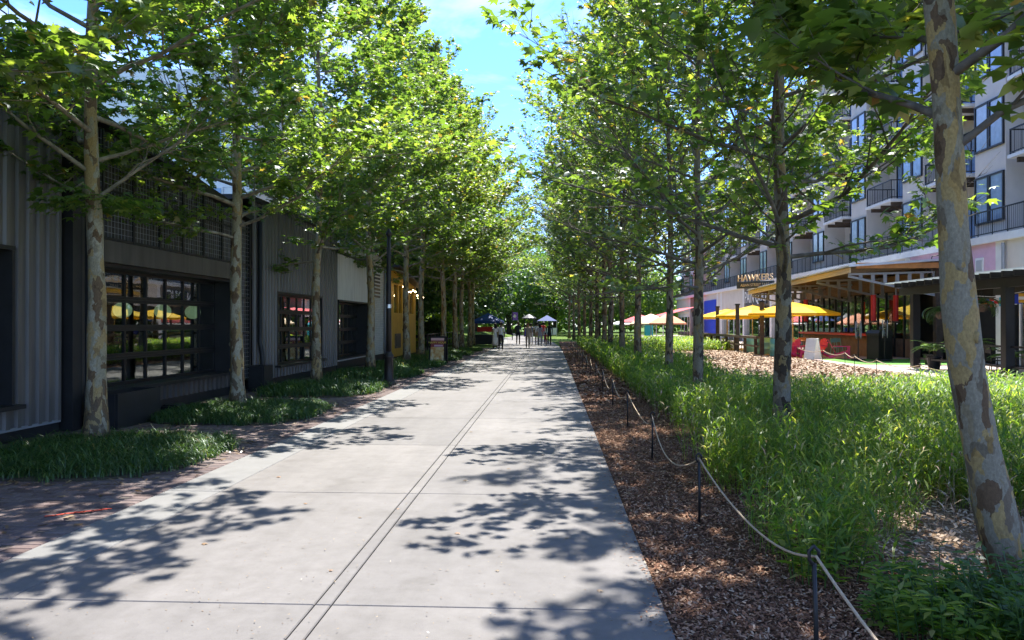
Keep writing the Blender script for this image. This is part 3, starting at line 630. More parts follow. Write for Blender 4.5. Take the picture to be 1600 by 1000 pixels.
place_tree(VN, 'sycamore_tree', 'large leaning sycamore trunk with peeling bark, nearest the camera on the right', (2.555, 4.95, 0), 0.0, 'sycamores right of the path')
RT = [(3.1, 10.55), (3.08, 16.4), (3.25, 21.4), (3.15, 28.3), (3.1, 34.4), (3.1, 41.0), (3.1, 45.5), (3.1, 52.5), (3.0, 59), (2.8, 66), (2.6, 73), (2.3, 80), (2.0, 88)]
for i, (x, y) in enumerate(RT):
    place_tree(VR2 if i in (0, 2) else VR[i % 3], 'sycamore_tree', ORD[i + 1] + ' sycamore from the camera in the row right of the path', (x, y, 0), (2.6, .7, 4.4, 1.6, 5.2, 3.1, .2, 2.2, 4.9, 1.1, 3.9, .9, 2.9)[i], 'sycamores right of the path', 1.0 if i < 3 else rng.uniform(1.14, 1.22) if i < 5 else rng.uniform(1.22, 1.34))
# ------------------------------------------------------------------ buildings on the left
WX = -7.5
def corr(y0, y1, z0, za, zb_, x=WX, pitch=0.23, d=0.04):
    """ribbed sheet facing +x between y0..y1, top edge from za to zb_"""
    m = MB(); n = max(1, round((y1 - y0) / pitch)); p = (y1 - y0) / n; pr = []
    for i in range(n):
        a = y0 + i * p; pr += [(a, 0), (a + p * .52, 0), (a + p * .60, d), (a + p * .92, d)]
    pr.append((y1, 0)); v_ = []
    for y, dx in pr:
        t_ = (y - y0) / (y1 - y0); v_ += [(x + dx, y, z0), (x + dx, y, za + (zb_ - za) * t_)]
    m._add(v_, [(2 * i, 2 * i + 2, 2 * i + 3, 2 * i + 1) for i in range(len(pr) - 1)])
    return m
def clad(parent, y0, y1, z0, top, openings, mat_, step=0.92, base=0.18):
    """cladding panels in strips, leaving the openings free"""
    cuts = sorted({y0, y1} | {o[0] for o in openings} | {o[1] for o in openings})
    for a, b in zip(cuts[:-1], cuts[1:]):
        n = max(1, round((b - a) / step))
        for i in range(n):
            p, q = a + (b - a) * i / n, a + (b - a) * (i + 1) / n; mid = (p + q) / 2
            op = [o for o in openings if o[0] < mid < o[1]]
            if op:
                corr(p, q, z0 + base, op[0][2], op[0][2]).build('cladding_panel', mat_, parent)
                corr(p, q, op[0][3], top(p), top(q)).build('cladding_panel', mat_, parent)
            else: corr(p, q, z0 + base, top(p), top(q)).build('cladding_panel', mat_, parent)
    MB().bx(WX - .25, WX - .01, y0, y1, 0, base + .02).build('plinth', 'steel_dark', parent)
def window(parent, y0, y1, z0, z1, cols, rows, dep=0.42, ledge=True, thick=0.055, first_narrow=False):
    xg = WX - dep
    r = link('window', None, parent)
    MB().bx(xg - .04, WX + .05, y0 - .05, y0, z0 - .05, z1 + .05).build('jamb', 'steel_dark', r); MB().bx(xg - .04, WX + .05, y1, y1 + .05, z0 - .05, z1 + .05).build('jamb', 'steel_dark', r)
    MB().bx(xg - .04, WX + .06, y0 - .048, y1 + .048, z1, z1 + .06).build('head', 'steel_dark', r)
    MB().bx(xg - .04, WX + (.17 if ledge else .07), y0 - .12, y1 + .12, z0 - .06, z0).build('sill', 'steel_dark', r)
    ww = (y1 - y0 - .02) / cols; hh = (z1 - z0) / rows
    for k in range(rows):
        za = z0 + k * hh; zc = za + hh
        for e in (za + .03, zc - .03): MB().bx(xg - .03, xg + .03, y0 + .004, y1 - .004, e - .028, e + .028).build('rail', 'black_paint', r)
        for c in range(cols + 1): MB().bx(xg - .025, xg + .026, y0 + .01 + c * ww - thick / 2 + (thick / 2 if c == 0 else 0), y0 + .01 + c * ww + thick / 2 - (thick / 2 if c == cols else 0), za + .059, zc - .059).build('mullion', 'black_paint', r)
        for c in range(cols): MB().bx(xg - .006, xg + .0, y0 + .01 + c * ww + thick / 2, y0 + .01 + (c + 1) * ww - thick / 2, za + .055, zc - .055).build('pane', 'glass', r)
    return r
def room(parent, y0, y1, zt):
    m = MB(); a, b = WX - 5.0, WX - .60
    m._add([(a, y0, 0), (b, y0, 0), (b, y1, 0), (a, y1, 0), (a, y0, zt), (b, y0, zt), (b, y1, zt), (a, y1, zt)], [(0, 1, 2, 3), (4, 7, 6, 5), (0, 4, 5, 1), (3, 2, 6, 7), (0, 3, 7, 4)])
    m.build('interior', 'interior', parent)
# S1: grey ribbed metal shed nearest the camera
b1 = thing('metal_building', 'dark grey ribbed metal building at the left edge of the view', 'building')
tops1 = lambda y: 4.85
clad(b1, 2.0, 11.35, 0, tops1, [(7.9, 10.25, 0.52, 2.66)], 'cladding')
MB().bx(-14, WX - .26, 2.0, 11.3, 3.2, 4.75).build('wall', 'interior', b1)
MB().bx(-14, WX + .12, 1.9, 11.42, 4.85, 4.98).build('roof', 'steel_dark', b1)
window(b1, 7.9, 10.25, .52, 2.66, 3, 4); room(b1, 6.8, 11.3, 3.2)
MB().bx(WX - .1, WX + .16, 11.42, 11.66, 0, 4.80).build('corner_post', 'steel_dark', b1)
MB().bx(WX, WX + .035, 2.0, 11.33, 0.15, 0.19).build('drip_flashing', 'steel_grey', b1)
# S2: building with wire trellis and sloping parapet
b2 = thing('trellis_building', 'black building with wire trellis panels and a large garage-door window', 'building')
top2 = lambda y: 4.95 - (y - 11.9) * 0.125
W1 = (12.2, 17.45, .53, 2.60)
clad(b2, 11.7, 18.35, 0, top2, [W1], 'cladding_brown')
window(b2, *W1, 7, 4, dep=.34); room(b2, 11.75, 18.2, 3.4)
MB().prism([(11.7, 3.0), (18.35, 3.0), (18.35, top2(18.35) - .1), (11.7, top2(11.7) - .1)], (-13.5, WX - .26), 'x').build('wall', 'interior', b2)
MB().prism([(11.6, top2(11.6)), (18.45, top2(18.45)), (18.45, top2(18.45) + .14), (11.6, top2(11.6) + .14)], (-13.5, WX + .22), 'x').build('roof', 'steel_dark', b2)
MB().bx(WX + .04, WX + .20, 12.15, 17.5, 2.66, 3.02).build('lintel_band', 'cladding_brown', b2)
tx = WX + .19
for y in (11.75, 12.13, 13.05, 13.95, 14.85, 15.75, 16.65, 17.50, 18.25):
    zlo = .2 if y < 12.15 or y > 17.4 else 3.03
    MB().bx(tx - .03, tx + .03, y - .025, y + .025, zlo, top2(y) - .10).build('trellis_post', 'steel_dark', b2)
for z, segs in ((3.05, [(11.78, 18.2)]), (3.85, [(11.78, 18.2)]), (.62, [(11.78, 12.10), (17.53, 18.2)]), (1.42, [(11.78, 12.10), (17.53, 18.2)]), (2.25, [(11.78, 12.10), (17.53, 18.2)])):
    for a, b in segs: MB().bx(tx - .02, tx + .02, a, b, z - .02, z + .02).build('trellis_rail', 'steel_dark', b2)
wm = MB()
y = 11.8
while y < 18.2:
    zlo = .3 if y < 12.12 or y > 17.5 else 3.05
    wm.box((tx, y, (zlo + top2(y) - .12) / 2), (.006, .006, top2(y) - .12 - zlo)); y += .10
z = .35
while z < 4.7:
    a, b = 11.8, min(18.2, 11.9 + (4.95 - .12 - z) / .125)
    segs = [(a, b)] if z > 3.05 else [(11.8, 12.10), (17.53, 18.2)]
    for p, q in segs: wm.box((tx + .006, (p + q) / 2, z), (.006, q - p, .006))
    z += .10
wm.build('wire_mesh', 'steel_grey', b2, kind='stuff')
# lanterns hanging behind the glass
for k, y in enumerate((14.15, 15.65, 17.0)):
    t_ = thing('pendant_lantern', 'pale green round lantern hanging behind the garage-door window, ' + ('closest to the nearest trunk', 'middle of the three', 'farthest of the three')[k], 'lantern', (WX - .62, y, 1.90), 0, 'lanterns behind the glass')
    MB().ball((0, 0, 0), .17, 16, 10, sz=.9).build('shade', 'lantern', t_, True); MB().tube([(0, 0, .16), (0, 0, 1.2)], .006, 5).build('cord', 'black_paint', t_)
# S3: ribbed wall with middle window
b3 = thing('metal_building', 'charcoal ribbed metal building between the trellis wall and the white one', 'building')
W2 = (20.6, 24.6, .50, 2.46)
clad(b3, 18.9, 26.45, 0, lambda y: 4.7, [W2], 'cladding'); window(b3, *W2, 6, 4, dep=.12); room(b3, 18.7, 26.4, 3.2)
MB().bx(-13.5, WX - .26, 18.4, 26.4, 3.2, 4.6).build('wall', 'interior', b3); MB().bx(-13.5, WX + .1, 18.42, 26.5, 4.7, 4.82).build('roof', 'steel_dark', b3)
MB().bx(WX - .35, WX - .28, 18.36, 18.9, 0, 4.6).build('recess_wall', 'steel_dark', b3)
dp = MB().tube([(WX + .10, 19.15, 4.6), (WX + .10, 19.15, 1.15), (WX + .16, 19.1, .95), (WX + .28, 19.0, .0)], .06, 10); dp.build('downpipe', 'steel_dark', b3, True)
# S4: white gabled front
b4 = thing('white_building', 'white painted brick building with a slatted vent and dark garage-door window', 'building')
W3 = (26.62, 30.9, .42, 2.42)
top4 = lambda y: 4.15 + (y - 26.5) * .17 if y < 31 else 4.915 - (y - 31) * .19
def wallpoly(parent, poly, mat_, name, x0=WX - .24, x1=WX + .02): MB().prism(poly, (x0, x1), 'x').build(name, mat_, parent)
wallpoly(b4, [(26.5, 2.48), (31.0, 2.48), (31.0, top4(31)), (26.5, top4(26.5))], 'white_streak', 'wall')
wallpoly(b4, [(31.0, .30), (34.0, .30), (34.0, top4(34)), (31.0, top4(31))], 'white_brick', 'brick_wall')
wallpoly(b4, [(26.5, .30), (31.0, .30), (31.0, .36), (26.5, .36)], 'white_brick', 'wall')
MB().bx(WX - .24, WX - .005, 26.5, 34.0, 0, .298).build('plinth', 'steel_dark', b4)
window(b4, *W3, 6, 4, dep=.45, ledge=False); room(b4, 26.55, 33.9, 3.2)
wallpoly(b4, [(26.5, 3.2), (34, 3.2), (34, top4(34) - .05), (31, top4(31) - .05), (26.5, top4(26.5) - .05)], 'interior', 'core', -13, WX - .245)
for a, b in ((26.4, 31.0), (31.0, 34.2)):
    MB().prism([(a, top4(a)), (b, top4(b) if b < 34.1 else top4(34.2)), (b, (top4(b) if b < 34.1 else top4(34.2)) + .13), (a, top4(a) + .13)], (-13, WX + .15), 'x').build('roof', 'steel_dark', b4)
vt = MB().bx(WX + .022, WX + .06, 31.9, 33.0, 2.75, 3.75).build('vent', 'black_paint', b4)
for k in range(6): MB().box((WX + .075, 32.45, 2.86 + k * .155), (.05, 1.06, .05), M=Matrix.Rotation(.5, 4, 'Y')).build('slat', 'white_paint', vt)
MB().tube([(WX + .09, 33.85, 4.2), (WX + .09, 33.85, .1)], .05, 8).build('downpipe', 'steel_grey', b4, True)
# yellow clapboard house
b5 = thing('yellow_house', 'yellow boarded house front with dark windows behind the lamp post', 'building')
topy = lambda y: 4.25 - (y - 35.4) * .10
Yh = [(35.4, 36.0, 0.05, 99), (36.0, 38.3, .05, 2.15), (36.0, 36.15, 2.15, 3.5), (37.1, 37.3, 2.15, 3.5), (38.15, 38.6, 2.15, 3.5), (39.9, 40.1, 2.15, 3.5), (41.3, 42.0, .05, 99), (36.0, 41.3, 3.5, 99), (38.3, 39.4, 2.0, 2.15), (39.4, 41.3, .05, 2.15)]
for a, b, z0, z1 in Yh:
    n = max(1, round((b - a) / .35))
    for i in range(n):
        p, q = a + (b - a) * i / n + .004, a + (b - a) * (i + 1) / n - .004
        MB().prism([(p, z0), (q, z0), (q, min(z1, topy(q))), (p, min(z1, topy(p)))], (WX - .06, WX + .02), 'x').build('board', 'yellow_paint', b5)
MB().bx(-12, WX - .09, 35.4, 42.0, 0, 3.6).build('core', 'interior', b5)
for a, b in ((36.15, 37.1), (37.3, 38.15), (38.6, 39.9), (40.1, 41.3)): MB().bx(WX - .075, WX - .065, a + .003, b - .003, 2.16, 3.49).build('window_pane', 'glass', b5)
MB().bx(WX - .05, WX - .03, 38.32, 39.38, .05, 2.0).build('door', 'steel_dark', b5)
MB().prism([(35.3, topy(35.3)), (42.1, topy(42.1)), (42.1, topy(42.1) + .12), (35.3, topy(35.3) + .12)], (-12, WX + .45), 'x').build('roof', 'steel_dark', b5)
MB().bx(WX + .021, WX + .07, 36.3, 37.6, .45, 1.15).build('vent_frame', 'timber_grey', b5); MB().bx(WX + .06, WX + .08, 36.45, 37.45, .55, 1.05).build('vent_grille', 'black_paint', b5)
# pale apartment block over the roofs
b6 = thing('apartment_block', 'pale sided apartment block showing above the black roofs', 'building', (0, 0, 0))
for k in range(44): MB().prism([(-24.0, .3 * k), (-13.4, .3 * k), (-13.4, .3 * k + .292), (-24.0, .3 * k + .292)], (33.97 + .02, 34.3), 'y').build('siding_board', 'white_siding', b6)
MB().bx(-24, -13.42, 34.31, 46, 0, 13).build('core', 'apart_grey', b6)
for (x0, x1, z0, z1) in ((-15.9, -14.9, 6.35, 7.75), (-18.4, -17.5, 6.35, 7.75), (-15.9, -14.9, 9.6, 11), (-18.4, -17.5, 9.6, 11)):
    f = MB().bx(x0 - .07, x1 + .07, 33.93, 33.985, z0 - .07, z1 + .07).build('window', 'white_paint', b6); xm = (x0 + x1) / 2
    for a, b in ((x0, xm - .03), (xm + .03, x1)): MB().bx(a, b, 33.915, 33.928, z0, z1).build('pane', 'cool_glass', f)
rl = MB().bx(-16.3, -14.5, 33.55, 33.6, 7.0, 7.05).bx(-16.3, -14.5, 33.55, 33.6, 6.1, 6.14)
for k in range(19): rl.bx(-16.3 + k * .0995, -16.285 + k * .0995, 33.565, 33.585, 6.1, 7.0)
rl.build('balcony_rail', 'steel_dark', b6, kind='stuff'); MB().tube([(-16.9, 33.93, 0), (-16.9, 33.93, 12.5)], .05, 8).build('downpipe', 'steel_grey', b6)

# ------------------------------------------------------------------ left-hand street furniture
for lb, x0, x1, y0, y1, h in (('black square planter box behind the nearest tree trunk', -7.22, -6.75, 11.6, 12.9, .55), ('black utility box at the foot of the trellis wall by the second tree', -7.3, -6.95, 18.2, 18.8, .62)):
    t_ = thing('planter_box', lb, 'planter', ((x0 + x1) / 2, (y0 + y1) / 2, 0)); dx, dy = (x1 - x0) / 2, (y1 - y0) / 2
    for s in (-1, 1):
        MB().bx(s * dx - .02, s * dx + .02, -dy, dy, 0, h).build('side_panel', 'planter', t_); MB().bx(-dx + .021, dx - .021, s * dy - .02, s * dy + .02, 0, h - .002).build('end_panel', 'planter', t_)
    MB().bx(-dx + .02, dx - .02, -dy + .02, dy - .02, .02, h - .07).build('soil_fill', 'soil', t_)
t_ = thing('bait_box', 'low black plastic box lying by the wall under the large window', 'box', (-7.05, 14.0, 0), .1)
MB().prism([(-.17, 0), (.17, 0), (.15, .11), (-.15, .11)], (-.2, .2), 'y').build('body', 'black_paint', t_); MB().prism([(-.16, .112), (.16, .112), (.10, .15), (-.10, .15)], (-.19, .19), 'y').build('lid', 'planter', t_)
# lamp post
t_ = thing('lamp_post', 'tall dark brown lamp post on the brick paving left of the path', 'lamp post', (-4.32, 20.2, 0))
MB().lathe([(.21, 0), (.21, .06), (.17, .09), (.15, .14), (.12, .2), (.115, .72), (.13, .74), (.13, .80), (.095, .84), (.075, .9)], 20).build('base', 'lamp_post_paint', t_, True)
MB().lathe([(.075, .88), (.066, 2.0), (.058, 3.3), (.05, 3.98)], 16).build('pole', 'lamp_post_paint', t_, True)
for k, z in enumerate((2.05,)): MB().lathe([(.082, z), (.082, z + .1)], 16).build('band', 'chrome', t_)
MB().lathe([(.05, 3.96), (.075, 4.0), (.075, 4.06), (.05, 4.09), (.03, 4.16)], 16).build('cap', 'lamp_post_paint', t_, True)
cb = MB().lathe([(.30, -.012), (.30, .012)], 20).build('footing', 'concrete', t_)
# sandwich board
t_ = thing('sandwich_board', 'sandwich board with an orange food poster and yellow lettering', 'sign', (-4.62, 31.2, 0), R(-6))
def text(body, size, mat_, parent, loc, rot, name='lettering', ext=.004, align='CENTER', sx=1.0):
    c = bpy.data.curves.new(name, 'FONT'); c.body = body; c.size = size; c.extrude = ext; c.align_x = align; c.align_y = 'CENTER'
    tmp = bpy.data.objects.new(name, c); col.objects.link(tmp); dg = bpy.context.evaluated_depsgraph_get(); me = bpy.data.meshes.new_from_object(tmp.evaluated_get(dg)); bpy.data.objects.remove(tmp)
    me.materials.clear(); me.materials.append(M[mat_]); o = link(name, me, parent, loc); o.rotation_euler = rot; o.scale = (sx, 1, 1); o['kind'] = 'stuff'; return o
tb = R(8)
for s in (-1, 1):
    Mx = Matrix.Rotation(s * tb, 4, 'X')
    f = MB().box((0, s * .19, .56), (.66, .035, 1.12), M=Mx).build('panel', 'black_paint', t_)
MB().box((0, -.210, .555), (.55, .008, 1.0), M=Matrix.Rotation(-tb, 4, 'X')).build('poster', 'poster', t_)
text('HAPPY HOUR', .12, 'poster_yellow', t_, (0, -.186, .86), (R(90 - 8), 0, 0))
MB().box((.05, -.199, .74), (.36, .006, .07), M=Matrix.Rotation(-tb, 4, 'X')).build('pink_strip', 'pink_wall', t_)
# patio beyond the yellow house: railing, tables under the trees, string lights
t_ = thing('patio_railing', 'black metal railing along the shaded patio past the yellow house', 'railing', (-7.0, 43.0, 0))
for k in range(15): MB().bx(-.03, .03, k * 1.2 - .03, k * 1.2 + .03, 0, 1.05).build('post', 'black_paint', t_)
for z in (.2, .6, 1.03): MB().bx(-.02, .02, 0, 16.8, z - .025, z + .025).build('rail', 'black_paint', t_)
def cafe_table(lb, x, y):
    t_ = thing('patio_table', lb, 'table', (x, y, 0), 0, 'dark patio tables'); MB().lathe([(.42, .72), (.42, .75)], 16).build('table_top', 'black_paint', t_); MB().lathe([(.03, .03), (.03, .72)], 8).build('pedestal', 'black_paint', t_); MB().lathe([(.25, 0), (.25, .03)], 12).build('base', 'black_paint', t_)
def cafe_chair(name, lb, x, y, rz, mat_, group, seatmat=None):
    t_ = thing(name, lb, 'chair', (x, y, 0), rz, group)
    MB().bx(-.2, .2, -.2, .2, .43, .46).build('seat', seatmat or mat_, t_)
    for sx in (-1, 1):
        MB().tube([(sx * .18, -.18, .43), (sx * .22, -.24, 0)], .015, 6).build('leg', mat_, t_); MB().tube([(sx * .22, .24, 0), (sx * .18, .18, .44), (sx * .17, .24, .9)], .015, 6).build('leg', mat_, t_)
    MB().box((0, .225, .78), (.36, .02, .2), M=Matrix.Rotation(-.12, 4, 'X')).build('backrest', seatmat or mat_, t_)
k = 0
for x, y in ((-8.6, 45.5), (-8.8, 49.0), (-8.5, 52.5)):
    pos = ('nearest the yellow house', 'in the middle of the patio', 'nearest the blue canopy')[k]
    cafe_table('round black table in the shaded left patio ' + pos, x, y)
    for s in (-1, 1): cafe_chair('patio_chair', 'black chair ' + ('before', 'behind')[s > 0] + ' the black table ' + pos, x, y + .75 * s, 0 if s > 0 else math.pi, 'black_paint', 'dark patio chairs')
    k += 1
def string_lights(lb, pts, sag, nb):
    t_ = thing('string_lights', lb, 'string lights')
    for a, b in zip(pts[:-1], pts[1:]):
        a, b = Vector(a), Vector(b); P = [a.lerp(b, i / 12) - Vector((0, 0, sag * 4 * (i / 12) * (1 - i / 12))) for i in range(13)]
        MB().tube(P, .012, 5).build('cable', 'black_paint', t_)
        for i in range(nb):
            q = (i + .5) / nb; p = a.lerp(b, q) - Vector((0, 0, sag * 4 * q * (1 - q) + .08)); MB().ball(p, .04, 8, 6).build('bulb', 'bulb', t_, True)
string_lights('string of warm bulbs along the yellow house eaves', [(WX + .5, 35.6, 3.55), (WX + .55, 38.6, 3.45), (WX + .5, 41.8, 3.2)], .25, 5)
string_lights('string of warm bulbs hung over the shaded patio', [(-7.2, 42.2, 3.4), (-8.2, 46.5, 3.5)], .35, 6)
# blue canopy
t_ = thing('canopy_tent', 'blue peaked canopy tent in the shade beside the path', 'tent', (-5.15, 62.0, -.25))
MB()._add([(-1.25, -1.25, 2.05), (1.25, -1.25, 2.05), (1.25, 1.25, 2.05), (-1.25, 1.25, 2.05), (0, 0, 2.75), (-1.25, -1.25, 1.88), (1.25, -1.25, 1.88), (1.25, 1.25, 1.88), (-1.25, 1.25, 1.88)], [(0, 1, 4), (1, 2, 4), (2, 3, 4), (3, 0, 4), (5, 6, 1, 0), (6, 7, 2, 1), (7, 8, 3, 2), (8, 5, 0, 3)]).build('canopy', 'blue_canvas', t_)
for sx in (-1, 1):
    for sy in (-1, 1): MB().tube([(sx * 1.2, sy * 1.2, 0), (sx * 1.2, sy * 1.2, 2.0)], .025, 6).build('leg', 'galv', t_)
MB().bx(-1.1, 1.1, -.9, -.4, .2, .98).build('counter', 'black_paint', t_); MB().bx(-1.0, 1.0, 1.15, 1.19, 1.2, 1.6).build('red_sign', 'red_paint', t_)
# purple banner on a pole
t_ = thing('banner_pole', 'purple banner hanging from a dark pole beside the far path', 'banner', (-3.9, 76.0, 0)); MB().tube([(0, 0, 0), (0, 0, 2.9)], .05, 8).build('pole', 'black_paint', t_)
MB().bx(-.06, .56, -.02, .02, 1.95, 2.75).build('banner', 'purple', t_); MB().box((.25, -.024, 2.35), (.25, .006, .28), M=Matrix.Rotation(.6, 4, 'Y')).build('emblem', 'white_paint', t_)
# far gazebo and blue booth
t_ = thing('gazebo', 'grey-roofed kiosk with blue panels at the end of the path', 'kiosk', (-2.9, 98.0, 0))
MB().lathe([(1.0, 2.2), (.95, 2.32), (.45, 2.62), (.08, 2.8)], 8).build('roof', 'steel_dark', t_)
for a in range(4): MB().tube([(.8 * math.cos(a * 1.57 + .78), .8 * math.sin(a * 1.57 + .78), 0), (.8 * math.cos(a * 1.57 + .78), .8 * math.sin(a * 1.57 + .78), 2.3)], .06, 6).build('post', 'steel_dark', t_)
MB().bx(-.6, .6, -.5, .5, 0, 1.1).build('counter', 'blue_wall', t_)
t_ = thing('booth_tent', 'bright blue booth tent at the far end of the path', 'tent', (-.6, 100.0, -.15))
MB()._add([(-1.3, -1, 2.1), (1.3, -1, 2.1), (1.3, 1, 2.1), (-1.3, 1, 2.1), (0, 0, 2.85)], [(0, 1, 4), (1, 2, 4), (2, 3, 4), (3, 0, 4), (0, 3, 2, 1)]).build('canopy', 'blue_canvas', t_)
for sx in (-1, 1):
    for sy in (-1, 1): MB().tube([(sx * 1.25, sy * .95, 0), (sx * 1.25, sy * .95, 2.1)], .03, 6).build('leg', 'galv', t_)
MB().bx(-1.2, 1.2, -.9, -.8, .3, 1.2).build('banner', 'white_paint', t_)

# ------------------------------------------------------------------ woodland closing the view
def bush_variant(seed, rx, rz, z0, nclump, per, ls, leafm, trunk=True, H=0, barkm='bark_oak', r0=.28):
    rg = random.Random(seed); C = []
    for i in range(nclump):
        while True:
            p = Vector((rg.uniform(-1, 1), rg.uniform(-1, 1), rg.uniform(-1, 1)))
            if .25 < p.length < 1: break
        p = p.normalized() * (p.length ** .5); C.append((p.x * rx, p.y * rx, z0 + rz + p.z * rz))
    C = np.array(C); n = nclump * per; c = np.repeat(C, per, 0); d = nr.normal(0, 1, (n, 3)) * (rx * .14); pos = c + d * np.array([1, 1, .7])
    fw = d + nr.normal(0, .4, (n, 3)) * rx * .14 + np.array([0, 0, -.05]); up = np.stack([nr.normal(0, .6, n), nr.normal(0, .6, n), np.ones(n)], 1)
    T = np.array([(0, 0, 0), (.42, .5, .06), (0, 1, -.08), (-.42, .5, .06)]); V, F = scatter(T, np.array([(0, 1, 2, 3)]), pos, fw, up, nr.uniform(.6, 1.3, n) * ls)
    crown = mesh_np('crown', V, F, leafm); m = MB()
    if trunk:
        m.tube([(0, 0, -.1), (.05, .02, z0 * .5), (.1, 0, z0 + rz * .6), (.05, .1, z0 + rz * 1.3)], [r0 * 1.25, r0, r0 * .7, r0 * .25], 10)
        for k in range(7):
            a = k * .9 + rg.random(); zz = z0 * .8 + rz * .12 * k; m.tube([(.05, 0, zz), (math.cos(a) * rx * .35, math.sin(a) * rx * .35, zz + rz * .35), (math.cos(a) * rx * .7, math.sin(a) * rx * .7, zz + rz * .6)], [r0 * .4, r0 * .25, .03], 6)
    return crown, (m.mesh('trunk', barkm, True) if trunk else None)
def place_bush(v, name, lb, loc, rz, group, cat='tree', s=1.0):
    t_ = thing(name, lb, cat, loc, rz, group); t_.scale = (s, s, s); link('crown', v[0], t_)
    if v[1]: link('trunk', v[1], t_)
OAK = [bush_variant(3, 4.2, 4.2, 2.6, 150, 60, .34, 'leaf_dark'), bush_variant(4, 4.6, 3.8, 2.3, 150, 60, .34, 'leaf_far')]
oaks = [(-11.5, 46, 0, 0, 'dark oak spreading over the patio tables'), (-11, 54, 0, .95, 'dark oak behind the far patio tables'), (-14.5, 61, 0, 1.1, 'dark oak behind the patio near the blue canopy'), (-9.6, 71, 0, 1.0, 'dark oak just beyond the blue canopy'),
        (-18, 74, 1, 1.2, 'oak at the back of the sloping lawn'), (-8.4, 84, 0, 1.0, 'dark oak left of the purple banner'), (-12, 96, 1, 1.3, 'mid green tree behind the purple banner'), (-6.2, 112, 1, 1.25, 'tree behind the grey-roofed kiosk'),
        (.5, 118, 1, 1.2, 'tree behind the blue booth tent'), (6.5, 108, 1, 1.1, 'tree behind the end of the right-hand row'), (13, 118, 1, 1.2, 'far tree before the end of the apartment building'), (-19, 116, 1, 1.4, 'far tree on the left skyline'), (-2.5, 134, 1, 1.6, 'tallest tree closing the end of the path'), (-20, 50, 0, 1.2, 'oak rising behind the yellow house'), (-17.5, 40, 1, 1.0, 'tree between the yellow house and the pale block')]
for i, (x, y, v, s, lb) in enumerate(oaks): place_bush(OAK[v], 'oak_tree', lb, (x, y, 0), i * 1.3, 'trees closing the view', 'tree', s or 1.0)
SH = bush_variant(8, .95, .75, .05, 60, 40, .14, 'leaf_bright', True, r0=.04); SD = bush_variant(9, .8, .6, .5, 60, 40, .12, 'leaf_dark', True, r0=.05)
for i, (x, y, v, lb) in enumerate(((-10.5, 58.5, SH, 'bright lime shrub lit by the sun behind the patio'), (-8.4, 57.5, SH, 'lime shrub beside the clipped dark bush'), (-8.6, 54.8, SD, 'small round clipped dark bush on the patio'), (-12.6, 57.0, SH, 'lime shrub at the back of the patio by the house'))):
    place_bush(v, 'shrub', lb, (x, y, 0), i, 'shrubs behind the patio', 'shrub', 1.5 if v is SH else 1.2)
MB()._add([(-40, 57, -.10), (-6.5, 57, -.10), (-4.4, 100, -.10), (-40, 100, -.10), (-40, 60, 2.4), (-12, 66, 1.1), (-8.5, 92, 1.0), (-40, 92, 3.2)], [(0, 1, 5, 4), (1, 2, 6, 5), (2, 3, 7, 6), (3, 0, 4, 7), (4, 5, 6, 7)]).build('lawn_bank', 'lawn', kind='structure')

# far belt of woodland round the end of the path, reading as one mass
n = 42000; side = nr.uniform(0, 1, n) < .62
X = np.where(side, nr.uniform(-70, 45, n), nr.uniform(-48, -24, n)); Yw = np.where(side, nr.uniform(138, 165, n), nr.uniform(48, 140, n))
hz = 9.5 + 3.5 * np.array([mn.noise((x * .09, y * .09, 1.7)) + .6 * mn.noise((x * .3, y * .3, 4.0)) for x, y in zip(X, Yw)]); Zw = hz * nr.uniform(0, 1, n) ** .7 + .1
T = np.array([(0, 0, 0), (.42, .5, .06), (0, 1, -.08), (-.42, .5, .06)]); up = np.stack([nr.normal(0, .7, n), nr.normal(0, .7, n), np.ones(n)], 1)
link('woodland', mesh_np('woodland', *scatter(T, np.array([(0, 1, 2, 3)]), np.stack([X, Yw, Zw], 1), nr.normal(0, 1, (n, 3)), up, nr.uniform(.5, 1.1, n) * 1.3), 'leaf_far'), label='far mass of green woodland beyond the end of the path', cat='woodland', kind='stuff')
# ------------------------------------------------------------------ rope fence along the mulch
RP = [(1.20, 0.62, .60), (1.20, 3.56, .62)] + [(1.22, 6.44 + 3.0 * k, .56) for k in range(15)]
fpos = ['cut off by the bottom edge of the photo', 'closest to the camera', 'second from the camera', 'third from the camera', 'fourth from the camera', 'fifth from the camera']
post_m = MB().tube([(0, 0, -.05), (.004, .003, .25), (0, 0, .50)], .011, 8)
post_m2 = MB().tube([(0, 0, .49), (-.02, 0, .515), (-.022, 0, .55), (0, 0, .572), (.022, 0, .55), (.02, 0, .52)], .0085, 8)
pm, hm = post_m.mesh('stake', 'black_paint', True), post_m2.mesh('rope_eye', 'black_paint', True)
for i, (x, y, h) in enumerate(RP):
    if i == 0: continue
    t_ = thing('rope_post', 'thin black rope stake in the mulch, ' + (fpos[i] if i < 6 else ['sixth', 'seventh', 'eighth', 'ninth', 'tenth', 'eleventh', 'twelfth', 'thirteenth', 'fourteenth', 'fifteenth', 'sixteenth'][i - 6] + ' from the camera'), 'stake', (x, y, 0), rng.uniform(-.3, .3), 'rope stakes along the mulch strip')
    t_.rotation_euler.x = rng.uniform(-.03, .03); t_.rotation_euler.y = rng.uniform(-.03, .03); t_.scale = (1, 1, h / .56)
    link('stake', pm, t_); link('rope_eye', hm, t_)
